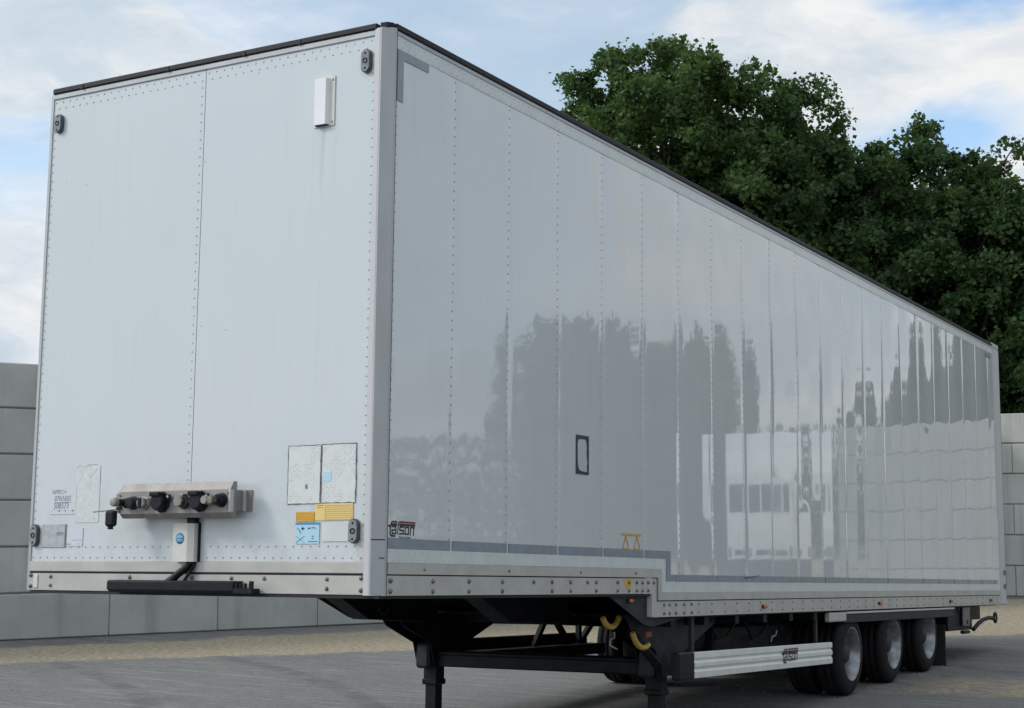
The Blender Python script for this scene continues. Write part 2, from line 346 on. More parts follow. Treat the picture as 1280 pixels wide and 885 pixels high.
# ------------------------------------------------------------------ ground
bm_ = MB(); Nn = 40; R_ = 900.
bm_.add([(-R_, -R_, 0), (R_, -R_, 0), (R_, R_, 0), (-R_, R_, 0)], [(0, 1, 2, 3)])
g = bm_.build('yard_ground', M['ground'], org=(0, 0, 0)); g['kind'] = 'structure'
gr = MB(); rg = random.Random(3)
for i in range(2600):
    k = rg.random()
    if k < .55: sd = rg.uniform(-2, 14); dw = rg.uniform(.4, 5.5); p_ = Vector((WA.x, WA.y)) + WD * sd + WN * dw
    elif k < .8: p_ = Vector((rg.uniform(-1.5, 2.2), rg.uniform(7.2, 13)))
    else: p_ = Vector((rg.uniform(-7, 1), rg.uniform(3.5, 18)))
    q = rg.uniform(.004, .012) * (1.6 if rg.random() < .06 else 1); a = rg.uniform(0, 6)
    vs = [(p_.x + q * math.cos(a + j * 2.094) * rg.uniform(.7, 1.2), p_.y + q * math.sin(a + j * 2.094) * rg.uniform(.7, 1.2), 0.) for j in range(3)] + [(p_.x, p_.y, q * rg.uniform(.6, 1.1))]
    gr.add(vs, [(0, 1, 3), (1, 2, 3), (2, 0, 3)])
go = gr.build('grit', mat('pale_grit', (.26, .24, .20), .9), org=(0, 0, 0)); go['kind'] = 'stuff'; go['label'] = 'loose pale grit scattered over the paving and the sand strips'; go['category'] = 'grit'
# ------------------------------------------------------------------ concrete block walls
BL, BH, BD = 1.6, .615, .6
blk = MB().box(-BL / 2 + .004, BL / 2 - .004, -BD / 2, BD / 2, .011, BH - .011, .013).mesh('block', M['conc'], (0, 0, 0))
half = MB().box(-BL / 4 + .004, BL / 4 - .004, -BD / 2, BD / 2, .011, BH - .011, .013).mesh('half_block', M['conc'], (0, 0, 0))
def block_wall(org, dirv, s0, s1, phase, label, ev, rows=6):
    a = math.atan2(dirv[1], dirv[0]); root = empty('block_wall', (org[0], org[1], 0), label, 'concrete wall', rot=(0, 0, a))
    core = MB().box(s0 + .02, s1 - .02, -BD / 2 + .05, BD / 2 - .05, -.2, rows * BH - .04).build('wall_core', M['conc'], root, org=(0, 0, 0))
    for r in range(rows):
        off = phase if r % 2 == ev else phase + BL / 2
        k = math.floor((s0 - off) / BL); cuts = [s0]
        while off + k * BL < s1 - .05:
            q = off + k * BL
            if q > s0 + .05: cuts.append(q)
            k += 1
        cuts.append(s1)
        for c0, c1 in zip(cuts[:-1], cuts[1:]):
            full = abs((c1 - c0) - BL) < .01
            o = bpy.data.objects.new('block', blk if full else half); col.objects.link(o); o.parent = root
            o.location = ((c0 + c1) / 2, random.uniform(-.008, .008), r * BH)
            o.rotation_euler.z = random.uniform(-.002, .002)
            if not full: o.scale.x = (c1 - c0) / (BL / 2)
    return root
# the wall face nearest the yard carries the measured line, so the centre line sits half a block behind it
o1 = WA - WN * (BD / 2)
LW = (COR - WA).length
block_wall(o1, WD, -6.4, LW + .3, 1.48, 'grey concrete block wall running back along the left side of the yard', 0)
WR = Vector((1, .09)).normalized(); o2 = COR + Vector((-WR.y, WR.x)) * (BD / 2)
block_wall(o2, WR, .05, 9.6, .62, 'pale concrete block wall across the far end of the yard under dark trees', 0)
# ------------------------------------------------------------------ trees
def leaf_mesh(name, cent, m, size, jitter=.35, up=.35):
    n = len(cent); dirs = rng.normal(size=(n, 3)); dirs[:, 2] *= .7; dirs /= np.linalg.norm(dirs, axis=1)[:, None]
    nr = rng.normal(size=(n, 3)); nr[:, 2] += up; nr -= (nr * dirs).sum(1)[:, None] * dirs; nr /= np.linalg.norm(nr, axis=1)[:, None]
    sd = np.cross(nr, dirs); ln = size * (1 + jitter * rng.uniform(-1, 1, n))[:, None]; wd = ln * .36
    v = np.empty((n, 4, 3)); v[:, 0] = cent - dirs * ln * .5; v[:, 2] = cent + dirs * ln * .5 - nr * ln * .08
    v[:, 1] = cent + sd * wd + nr * ln * .10; v[:, 3] = cent - sd * wd + nr * ln * .10
    me = bpy.data.meshes.new(name); me.vertices.add(n * 4); me.loops.add(n * 4); me.polygons.add(n)
    me.vertices.foreach_set('co', v.reshape(-1)); me.loops.foreach_set('vertex_index', np.arange(n * 4))
    me.polygons.foreach_set('loop_start', np.arange(n) * 4); me.polygons.foreach_set('loop_total', np.full(n, 4))
    me.materials.append(m); me.update(); me.validate(); return me
def tree(x, y, h, rad, m, label, seed, nleaf=60000, size=.13, zlow=2.0, twigs=260, group='trees behind the block walls', gap=.6, lean=0., fat=.26, lumps=26):
    global rng
    rng = np.random.default_rng(seed); rd = random.Random(seed)
    root = empty('tree', (x, y, 0), label, 'tree', group)
    wood = MB(); top = Vector((lean, 0, h * .86)); trunkp = [Vector((0, 0, -.1)), Vector((rd.uniform(-.15, .15), rd.uniform(-.15, .15), h * .25)), Vector((lean * .5 + rd.uniform(-.2, .2), rd.uniform(-.2, .2), h * .55)), top]
    r0 = .035 * h * .6
    wood.tube(trunkp, [r0, r0 * .8, r0 * .5, r0 * .12], 9)
    wood.build('trunk', M['bark'], root, org=(0, 0, 0))
    limbs = MB(); tips = []
    zc = (zlow + h) / 2; hz = (h - zlow) / 2
    nl_ = lumps; ga = math.pi * (3 - 5 ** .5); lum = []
    for i in range(nl_):
        cz = 1 - 2 * (i + .5) / nl_; rr = (1 - abs(cz) ** 2.2) ** .5; th = ga * i + seed
        k = rd.uniform(.58, .86)
        lum.append((Vector((math.cos(th) * rr * rad * k, math.sin(th) * rr * rad * k, cz * hz * (k + .06))), rd.uniform(.26, .42) * max(rad, 1.6)))
    tw = twigs
    for i in range(tw):
        c_, r_ = lum[i % nl_] if rd.random() < .93 else (Vector((rd.uniform(-.5, .5) * rad, rd.uniform(-.5, .5) * rad, rd.uniform(-.7, .6) * hz)), rad * .3)
        v_ = Vector((rd.gauss(0, 1), rd.gauss(0, 1), rd.gauss(0, 1) + .25)).normalized() * r_ * rd.uniform(.55, 1.08)
        if rd.random() < .10: v_ *= 1.32
        q = c_ + v_ + Vector((0, 0, .35 * noise.noise(Vector((c_.x, c_.z, seed)))))
        q.z = min(q.z, hz * 1.0)
        tips.append((q + Vector((lean * .5, 0, zc)), rd.uniform(.75, 1.25) * fat))
    nl = 0
    for (q, r) in tips[:min(90, twigs)]:
        base = trunkp[1].lerp(top, max(.02, min(.93, (q.z * .75 - trunkp[1].z) / (top.z - trunkp[1].z))))
        mid = base.lerp(q, .55) + Vector((rd.uniform(-.2, .2), rd.uniform(-.2, .2), .25))
        limbs.tube([base, mid, q], [r0 * .28, r0 * .15, .012], 5); nl += 1
    limbs.build('limbs', M['bark'], root, org=(0, 0, 0))
    # leaves: dense knots round every twig tip, thinned so that sky shows between them
    C_ = []; per = nleaf // len(tips)
    for (q, r) in tips:
        k = int(per * rd.uniform(gap, 1.4)); n_sub = 6
        sub = rng.normal(size=(n_sub, 3)) * r * .75; sub[:, 2] *= .62
        which = rng.integers(0, n_sub, k); pts = np.array(q)[None] + sub[which] + rng.normal(size=(k, 3)) * r * .36
        C_.append(pts)
    o = bpy.data.objects.new('crown', leaf_mesh('crown', np.concatenate(C_), m, size)); col.objects.link(o); o.parent = root
    return root
tree(-10.3, 26.0, 12.7, 3.3, M['leafa'], 'tallest broad tree, its ragged crown rising above the trailer roof line', 41, 150000, .12, 3.0, 620, lumps=34)
tree(-13.0, 26.2, 11.3, 2.0, M['leafa'], 'leafy shoulder tree left of the tallest crown, just over the roof edge', 12, 60000, .115, 3.0, 260, lumps=20)
tree(-8.1, 27.4, 11.8, 2.3, M['leafb'], 'dark tree whose steep shoulder stands against the right flank of the tallest tree', 19, 100000, .12, 3.0, 420)
tree(-6.5, 28.6, 10.3, 2.5, M['leafb'], 'dark rounded tree in the dip between the tall crowns and the twiggy one', 13, 90000, .12, 2.6, 380)
tree(-4.6, 29.6, 10.5, 2.5, M['leafb'], 'dark tree with thin twiggy top, second from the right edge', 14, 90000, .12, 2.4, 360)
tree(-2.2, 30.2, 9.0, 2.6, M['leafb'], 'lower dark tree at the right edge above the far concrete wall', 15, 90000, .12, 2.0, 360)
tree(-6.8, 31.8, 8.8, 3.0, M['leafb'], 'dark understorey tree standing behind the front row of trees', 16, 50000, .15, 1.0, 260)
tree(-3.3, 33.6, 8.6, 3.0, M['leafb'], 'rearmost dark tree filling the gap above the wall corner', 17, 50000, .15, 1.0, 260)
tree(-22.8, 20.5, 4.75, 1.8, M['leafb'], 'small distant tree whose tip shows over the left wall', 18, 14000, .08, 1.5, 120)
# trees on the open side of the yard, seen in the trailer's gloss
GM = 'trees mirrored in the trailer side'
tree(.6, 33.2, 8.0, 2.6, M['leafb'], 'dark tree behind the start of the far wall, mirrored beside the rear post', 21, 39000, .24, 2.0, 160, GM, 1., 0., .45, 20)
tree(4.2, 35.0, 6.6, 2.4, M['leafb'], 'bushy dark tree behind the middle of the far wall, mirrored in the trailer side', 22, 33000, .24, 2.0, 160, GM, 1., 0., .45, 20)
tree(7.2, 36.5, 5.6, 1.6, M['leafb'], 'small dark bush behind the free end of the far wall', 26, 24000, .24, 1.0, 120, GM, 1., 0., .45, 20)
tree(13.3, 34.8, 7.2, 1.1, M['leafb'], 'narrow dark column of a tree beyond the white truck', 23, 33000, .24, .2, 160, GM, 1., 0., .45, 20)
tree(16.2, 33.4, 7.8, 2.0, M['leafb'], 'broad dark tree in the open gap beside the narrow one', 24, 51000, .24, .2, 220, GM, 1., 0., .45, 20)
rng = np.random.default_rng(99)
ang = rng.uniform(math.radians(-15), math.radians(175), 60000); rr = rng.uniform(70, 84, 60000)
hh = np.minimum(6.4, np.abs(rng.normal(size=60000)) * 2.4 + rng.uniform(0, 3.2, 60000) * (1 + .6 * np.sin(ang * 31) * np.sin(ang * 17 + 1)))
dm = bpy.data.objects.new('distant_treeline', leaf_mesh('distant_treeline', np.stack([np.cos(ang) * rr, np.sin(ang) * rr, hh], 1), M['leafb'], .5)); col.objects.link(dm)
dm['kind'] = 'stuff'; dm['label'] = 'far-off dark line of trees closing the view beyond the yard'; dm['category'] = 'treeline'
# ------------------------------------------------------------------ THE TRAILER (coordinates: x across, y back, z down from roof edge)
TR = empty('semi_trailer', t2w(BASE), 'long white box semi-trailer with stepped floor parked on its landing legs in the yard', 'trailer')
TR.rotation_mode = 'QUATERNION'; TR.rotation_quaternion = A.to_quaternion()
def P(mb, name, m, parent=None, label=None):
    """part of the trailer; a sub-part when parent is given"""
    if parent is None: return mb.build(name, m, TR, BASE, label)
    return mb.build(name, m, parent, parent['_org'], label)
LEN, WID = 13.6, 2.55
Y0, PIT = .052, .6178
STEP = 3.415
# inner body (closed box behind the skins)
b_ = MB().prism([(.02, -.02), (LEN - .02, -.02), (LEN - .02, -3.10), (STEP + .06, -3.10), (STEP + .06, -2.93), (.02, -2.93)], 0, -WID + .015, -.012)
P(b_, 'body_shell', M['strip'])
P(MB().box(-WID, -.02, .06, LEN - .01, -.03, -.012), 'roof_skin', M['strip'])
# --- side panels: pressed sheets that dish between their seams
def hz(z): return noise.noise(Vector((z * .9, 3.3, 0)))
ys = [Y0] + [Y0 + PIT * k for k in range(1, 22)]; ys = [y for y in ys if y < 13.30] + [13.295]
def seam_amp(k, z):
    a = .5 + .5 * noise.noise(Vector((k * 5.17, z * .8, 1.7)))
    return (.0003 + .0014 * a) * (.7 + .06 * k)
_r = random.Random(5); SEAM = []
for _k in range(26):
    _a = _r.uniform(-1, 1) * (.0003 + .00012 * _k)
    SEAM.append(lambda z, a=_a, k=_k: a * (.8 + .5 * noise.noise(Vector((k * 9.1, z * .3, 2.)))))
def side_x(y, z):
    k = (y - Y0) / PIT; ki = round(k); d = (k - ki) * PIT
    pk = -seam_amp(ki, z) * math.exp(-(d / .030) ** 2)
    if ki in (4, 6): pk -= .0011 * math.exp(-(d / .075) ** 2)
    sg = .0014 * noise.noise(Vector((ki * 3.1, z * 1.3, 9.))) * (d / .05) * math.exp(-(d / .05) ** 2)
    pillow = (.00020 + .00008 * k) * math.cos(2 * math.pi * (k - .5)) * (-1 if noise.noise(Vector((math.floor(k) * 2.3, z * .35, 4.))) < -.1 else 1)
    lf = .0010 * noise.noise(Vector((y * .9, z * .3, 0))) + .00036 * noise.noise(Vector((y * 5.5, z * .5, 5))) + .00006 * noise.noise(Vector((y * 2., z * 5., 8)))
    f = k - math.floor(k); zig = (1 - f) * SEAM[max(0, min(24, math.floor(k)))](z) + f * SEAM[max(0, min(24, math.floor(k) + 1))](z)
    return .0024 + pk + sg + pillow + lf + zig
uu = [0, .006, .015, .026, .04, .055, .075, .1, .14, .2, .3, .4, .5, .6, .7, .8, .86, .9, .925, .945, .96, .974, .985, .994, 1]
for k in range(len(ys) - 1):
    a, b = ys[k], ys[k + 1]; zb = -2.93 if b < STEP else -3.09
    if b > STEP: zb = -3.09
    nz = 56; vs = []; fs = []
    for iu in uu:
        y = a + (b - a) * iu
        for j in range(nz + 1): z = -.06 + (zb + .06) * j / nz; vs.append((side_x(y, z), y, z))
    n1 = nz + 1
    for i in range(len(uu) - 1):
        for j in range(nz): fs.append((i * n1 + j, (i + 1) * n1 + j, (i + 1) * n1 + j + 1, i * n1 + j + 1))
    mb = MB().add(vs, fs, True)
    # returned edges give the sheet its thickness
    P(mb, 'side_panel', M['side'])
# front skins either side of the centre joint
SX = -1.302
for x0, x1 in ((-WID + .012, SX - .0018), (SX + .0018, -.075)):
    vs = []; fs = []; nx, nz = 16, 36
    for i in range(nx + 1):
        for j in range(nz + 1):
            x = x0 + (x1 - x0) * i / nx; z = -.065 - 2.85 * j / nz
            vs.append((x, -.004 - .0016 * noise.noise(Vector((x * 1.6, z * .8, 2))), z))
    for i in range(nx):
        for j in range(nz): fs.append((i * (nz + 1) + j, (i + 1) * (nz + 1) + j, (i + 1) * (nz + 1) + j + 1, i * (nz + 1) + j + 1))
    P(MB().add(vs, fs, True), 'front_panel', M['front'])
P(MB().box(SX - .006, SX + .006, -.0015, .012, -2.915, -.065), 'joint_strip', M['seal'])
# riveted edging strips
def striponly(name, bx, m='strip'): return P(MB().box(*bx, .001), name, M[m])
striponly('edging_strip', (.000, .0060, Y0, 13.29, -.135, -.060))
striponly('edging_strip', (.000, .0060, Y0, STEP + .085, -2.917, -2.845))
striponly('edging_strip', (.000, .0060, STEP + .012, STEP + .085, -3.079, -2.9175))
striponly('edging_strip', (.000, .0060, STEP + .0855, 13.29, -3.079, -3.005))
# --- corner post at the near front corner
P(MB().prism([(-.092, -.006), (-.092, -.016), (-.058, -.020), (-.052, -.019), (-.050, .01), (-.08, .01)], 2, -3.088, -.030), 'corner_post_edge', M['alulite'])
P(MB().prism([(-.0525, -.0185), (-.046, -.019), (.010, .026), (.014, .034), (.014, .043), (-.0, .046), (-.04, .046)], 2, -3.089, -.028), 'corner_post', M['alu'])
P(MB().box(-.005, .0105, .0445, .0535, -3.086, -.03), 'post_seal', M['black'])
P(MB().prism([(-.06, -.010), (-.02, -.003), (.004, .03), (-.01, .048), (-.07, .048)], 2, -.029, .001), 'corner_casting', M['cap'])
P(MB().prism([(-.046, -.02), (.012, .026), (.012, .028), (-.046, -.0175)], 2, -2.802, -2.797), 'post_scratch', M['black'])
P(MB().prism([(-.010, .0055), (.012, .0225), (.012, .026), (-.010, .009)], 2, -2.896, -2.892), 'post_scratch', M['black'])
# far front corner
P(MB().box(-WID - .006, -WID + .014, -.010, .05, -3.086, -.035), 'corner_angle', M['alu'])
# --- roof trims
P(MB().box(-WID + .01, -.078, -.022, .03, -.035, -.0, .006), 'roof_trim', M['cap'])
P(MB().box(-.01, .016, .040, 13.26, -.036, .002, .006), 'roof_trim', M['cap'])
P(MB().box(-WID + .014, -.093, -.013, .0, -.067, -.0355, .003), 'top_rail', M['alu'])
P(MB().box(.0, .0105, .055, 13.29, -.061, -.0365, .003), 'top_rail', M['alu'])
for x in (-2.30, -1.60, -1.02, -.62): P(MB().box(x, x + .022, -.0255, -.0225, -.034, -.008), 'trim_clip', M['seal'])
# --- floor rails
P(MB().box(-WID + .012, -.093, -.012, .02, -2.975, -2.916, .003), 'bottom_rail', M['alurail'])
P(MB().box(-WID + .012, -.093, -.004, .02, -2.986, -2.9755), 'rail_groove', M['seal'])
P(MB().box(-WID + .012, -.093, -.010, .02, -3.086, -2.9865, .002), 'bottom_rail', M['alurail'])
P(MB().box(-WID + .02, .0, -.004, .4, -3.104, -3.0875), 'rail_seal', M['seal'])
P(MB().prism([(.056, -2.9185), (STEP, -2.9185), (STEP, -3.0795), (13.28, -3.0795), (13.28, -3.1345), (STEP - .055, -3.1345), (STEP - .055, -2.977), (.056, -2.977)], 0, -.004, .0135), 'side_rail', M['alurail'])
P(MB().prism([(.056, -2.9775), (STEP - .0555, -2.9775), (STEP - .0555, -3.135), (13.28, -3.135), (13.28, -3.142), (STEP - .075, -3.142), (STEP - .075, -2.984), (.056, -2.984)], 0, -.01, .003), 'rail_groove', M['seal'])
P(MB().prism([(.056, -2.9845), (STEP - .0755, -2.9845), (STEP - .0755, -3.1425), (13.28, -3.1425), (13.28, -3.250), (STEP - .135, -3.250), (STEP - .135, -3.088), (.056, -3.088)], 0, -.02, .009), 'side_rail', M['alurail'])
P(MB().box(-.03, .011, STEP - .152, STEP - .136, -3.247, -3.0885), 'rail_end', M['alulite'])
P(MB().prism([(.02, -3.0885), (STEP - .16, -3.0885), (STEP - .16, -3.105), (.02, -3.105)], 0, -.04, -.003), 'rail_seal', M['seal'])
# far side skin and rail, seen only from below or beside
P(MB().prism([(.02, -2.9), (STEP, -2.9), (STEP, -3.06), (13.5, -3.06), (13.5, -3.25), (STEP - .13, -3.25), (STEP - .13, -3.088), (.02, -3.088)], 0, -WID - .004, -WID + .03), 'side_rail', M['alurail'])
# --- rear frame
rf = P(MB().box(-.06, .012, 13.30, 13.60, -3.255, -.045, .012), 'rear_post', M['alulite'])
P(MB().box(-.07, .014, 13.285, 13.598, -.046, .016, .012), 'rear_corner_casting', M['alu'])
P(MB().box(-.05, .006, 13.602, 13.632, -3.2, -.1, .004), 'rear_door_edge', M['cap'])
P(MB().box(-WID, -.06, 13.60, 13.66, -3.2, -.03, .01), 'rear_door', M['strip'])
for z in (-2.86, -3.03): P(MB().box(.0125, .022, 13.46, 13.57, z - .03, z + .03, .006), 'door_hinge', M['bolt'])
# --- rivets: thousands of low domes, one joined part
rv = MB()
rvs = MB()
def rivet(c, ax, r=.0052, h=.0022, tgt=None):
    c = Vector(c); a = Vector(ax); u = a.orthogonal().normalized(); v = a.cross(u); vs = []
    for rr_, hh_ in ((r, 0), (r * .6, h * .8)):
        for k in range(6): vs.append(c + u * math.cos(k * 1.0472) * rr_ + v * math.sin(k * 1.0472) * rr_ + a * hh_)
    vs.append(c + a * h)
    fs = [(k, (k + 1) % 6, 6 + (k + 1) % 6, 6 + k) for k in range(6)] + [(6 + k, 6 + (k + 1) % 6, 12) for k in range(6)]
    (tgt or rv).add(vs, fs, False)
for k in range(1, 22):
    y = Y0 + PIT * k - .012
    if y > 13.2: break
    zb = -2.84 if y < STEP else -3.0; z = -.16
    while z > zb: rivet((side_x(y, z) + .0004, y, z), (1, 0, 0), .006, .0034, rvs); z -= .0535
y = .075
while y < 13.25:
    rivet((.0062, y, -.078), (1, 0, 0)); rivet((.0062, y + .03, -.120), (1, 0, 0))
    if y < STEP: rivet((.0062, y, -2.858), (1, 0, 0)); rivet((.0062, y + .03, -2.903), (1, 0, 0))
    if y > STEP + .1: rivet((.0062, y, -3.018), (1, 0, 0)); rivet((.0062, y + .03, -3.066), (1, 0, 0))
    y += .062
z = -.19
while z > -2.83: rivet((side_x(.073, z) + .0004, .073, z), (1, 0, 0)); z -= .0535
for x0, x1 in ((-WID + .03, SX - .02), (SX + .02, -.11)):
    x = x0
    while x < x1:
        for z in (-.088, -.128): rivet((x + (.028 if z < -.1 else 0), -.0062, z), (0, -1, 0))
        for z in (-2.832, -2.893): rivet((x + (.0 if z < -2.85 else .02), -.0062, z), (0, -1, 0), .0058)
        x += .058
z = -.17
while z > -2.80:
    for x in (-WID + .028, SX - .028, -.108): rivet((x, -.0062, z), (0, -1, 0))
    z -= .052
ro = P(rv, 'rivets', M['rivet']); ro['kind'] = 'stuff'
ro = P(rvs, 'rivets', mat('seam_rivet_head', (.33, .345, .34), .35, .3)); ro['kind'] = 'stuff'
# --- bolts of the floor rails (each its own part)
bs = MB().rev([(0, 0), (0, .019), (.004, .019), (.0045, .0135), (.013, .0125), (.015, 0)], (0, 0, 0), (1, 0, 0), 10).mesh('bolt', M['bolt'], (0, 0, 0))
bf = MB().rev([(0, 0), (0, .019), (.004, .019), (.0045, .0135), (.013, .0125), (.015, 0)], (0, 0, 0), (0, -1, 0), 10).mesh('bolt', M['bolt'], (0, 0, 0))
def bolt(me, c, s=1.):
    o = bpy.data.objects.new('bolt', me); col.objects.link(o); o.parent = TR; o.location = Vector(c) - BASE; o.scale = (s,) * 3
for y in (.085,): bolt(bs, (.009, y, -3.01), .8); bolt(bs, (.009, y, -3.065), .8)
for y, both in ((.49, 1), (.86, 1), (1.23, 1), (1.60, 0), (1.83, 1), (2.07, 1), (2.30, 0), (2.42, 1), (2.73, 1), (2.90, 1), (3.02, 1), (3.11, 1), (3.20, 1), (3.29, 0)):
    bolt(bs, (.009, y, -3.012), .72)
    if both: bolt(bs, (.009, y, -3.066), .72)
for y in (.40, 1.30, 2.2, 3.0): bolt(bs, (.0135, y, -2.95), .45)
yb = [3.46, 3.55, 3.66, 3.80, 3.93] + [4.06 + .245 * i for i in range(38)]
for i, y in enumerate(yb):
    if y > 13.2: break
    s_ = .68 if i < 5 else .42
    bolt(bs, (.009, y, -3.165), s_); bolt(bs, (.009, y, -3.225), s_)
for x in (-2.36, -2.35 + .62, -1.42, -1.26, -.98, -.75, -.33): bolt(bf, (x, -.010, -3.005), .62)
for x in (-2.36, -.33): bolt(bf, (x, -.010, -3.056), .62)
for x in (-2.524, -.108):
    for z in (-2.998, -3.062): bolt(bf, (x, -.010, z), .7)
P(MB().box(-2.50, -2.462, -.016, -.008, -3.075, -2.992, .006), 'rail_end_plate', M['cream'])
# --- lower step gusset and chassis
for X in (-.03, -2.53):
    P(MB().prism([(2.66, -3.095), (3.262, -3.095), (3.262, -3.252), (3.95, -3.252), (3.36, -3.315), (3.22, -3.30)], 0, X - .008, X), 'step_gusset', M['gusset'])
for X in (-.70, -1.85):
    ch = MB().prism([(2.05, -3.105), (2.42, -3.27), (3.9, -3.325), (6.0, -3.385), (7.0, -3.45), (12.1, -3.47), (12.1, -3.26), (3.4, -3.26), (3.25, -3.105)], 0, X - .012, X + .012)
    lo_ = [(2.05, -3.105), (2.42, -3.27), (3.9, -3.325), (6.0, -3.385), (7.0, -3.45), (12.1, -3.47)]
    ch.prism(lo_ + [(a_, b_ - .016) for a_, b_ in lo_[::-1]], 0, X - .07, X + .07)
    P(ch, 'chassis_beam', M['steel'])
P(MB().box(-2.5, -.06, .42, 3.28, -3.100, -3.090), 'underfloor', M['steel'])
P(MB().box(-2.52, -.03, 3.44, 13.2, -3.262, -3.240), 'underfloor', M['steel'])
for i in range(14): P(MB().box(-2.5, -.05, 3.7 + i * .6, 3.78 + i * .6, -3.325, -3.263), 'cross_member', M['steel'])
P(MB().box(-1.2, -.4, 5.3, 7.1, -3.62, -3.36, .02), 'tool_box', M['steel'])
P(MB().rev([(-.45, 0), (-.45, .10), (-.41, .13), (.41, .13), (.45, .10), (.45, 0)], (-.55, 4.75, -3.45), (0, 1, 0), 20), 'air_tank', M['steel'])
# --- landing legs with gussets, feet on the ground
def w2t(wv): return A.transposed() @ (Vector(wv) - CAM) + TC
for X in (-.30, -2.25):
    yc = 3.985; zf = w2t((X, yc, 0)); gz = -4.02 - (.0 if X > -1 else .0)
    top = -3.30
    # ground height under the leg in trailer coordinates
    gp = (0 - (A @ (Vector((X, yc, 0)) - TC) + CAM).z) / A[2][2]
    leg = P(MB().box(X - .062, X + .062, yc - .062, yc + .062, -3.80, top, .008), 'landing_leg', M['steel'])
    P(MB().box(X - .05, X + .05, yc - .05, yc + .05, gp + .05, -3.78, .006), 'inner_leg', M['steel'], leg)
    P(MB().box(X - .072, X + .072, yc - .072, yc + .072, -3.83, -3.785, .01), 'leg_collar', M['steel'], leg)
    P(MB().box(X - .13, X + .13, yc - .12, yc + .12, gp, gp + .035, .01), 'foot_plate', M['steel'], leg)
    P(MB().box(X - .08, X + .05, yc - .16, yc + .05, -3.70, -3.50, .02), 'gearbox', M['gusset'], leg)
    for dx in (-.085, .075):
        P(MB().prism([(3.30, -3.24), (4.95, -3.24), (4.95, -3.30), (4.22, -3.55), (4.12, -3.69), (3.87, -3.69), (3.80, -3.50), (3.42, -3.36)], 0, X + dx, X + dx + .01), 'leg_gusset', M['gusset'] if X > -1 and dx > 0 else M['steel'], leg)
P(MB().box(-2.2, -.35, 3.90, 4.02, -3.686, -3.56, .01), 'cross_brace', M['steel'])
P(MB().box(-2.3, -.36, 4.03, 4.62, -3.682, -3.60, .01), 'tool_tray', M['steel'])
P(MB().tube([(-.25, 3.9, -3.58), (-2.2, 3.9, -3.58)], .018), 'winding_shaft', M['steel'])
P(MB().tube([(-.235, 3.42, -3.36), (-.235, 3.86, -3.60), (-.235, 3.9, -3.72)], .035, 6), 'cable_bundle', M['steel'])
for i_ in range(4):
    yy_ = 4.3 + i_ * .75
    P(MB().tube([(-.35, yy_, -3.30), (-.33, yy_ + .15, -3.42 - .03 * i_), (-.35, yy_ + .38, -3.45), (-.36, yy_ + .6, -3.34)], .011, 6), 'air_line', M['black'])
P(MB().tube([(-.33, 3.36, -3.36), (-.33, 3.36, -3.40), (-.33, 3.30, -3.41), (-.33, 3.29, -3.45), (-.33, 3.40, -3.48)], .006, 6), 'valve_pipe', M['alurail'])
P(MB().tube([(-.2, 6.05, -3.50), (-.2, 6.07, -3.46), (-.2, 6.16, -3.45), (-.2, 6.18, -3.41)], .006, 6), 'valve_pipe', M['alurail'])
P(MB().box(-.232, -.222, 3.985, 4.03, -3.575, -3.46), 'blue_tag', mat('faded_blue_tag', (.05, .10, .18), .5))
# far truss under the deck, far side guard
for a, b in (((5.9, -3.66), (6.16, -3.36)), ((6.34, -3.36), (6.70, -3.66)), ((6.82, -3.36), (6.82, -3.66)), ((6.74, -3.66), (7.14, -3.38))):
    P(MB().bar((-2.45, a[0], a[1]), (-2.45, b[0], b[1]), .04, .055), 'far_strut', M['steel'])
P(MB().box(-2.54, -2.50, 4.6, 7.1, -3.70, -3.50, .01), 'far_side_guard', M['steel'])
P(MB().box(-2.50, -2.3, 4.3, 7.1, -3.70, -3.60, .01), 'far_guard_beam', M['steel'])
# yellow tie-down rings
def arc(X, yc, zc, r, a0, a1, nm, m=M['yellow'], th=.016):
    P(MB().tube([(X, yc + r * math.cos(math.radians(a0 + (a1 - a0) * i / 12)), zc + r * math.sin(math.radians(a0 + (a1 - a0) * i / 12))) for i in range(13)], th, 6), nm, m)
arc(-.20, 3.05, -3.165, .15, 215, 325, 'lashing_ring', th=.021)
arc(-.19, 3.54, -3.28, .19, 205, 295, 'lashing_ring', th=.021)
arc(-1.80, 2.62, -3.18, .07, 200, 340, 'lashing_ring', M['gusset'], .010)
P(MB().box(-.155, -.14, 3.49, 3.58, -3.40, -3.35, .008), 'reflector', mat('dull_reflector', (.25, .06, .03), .5))
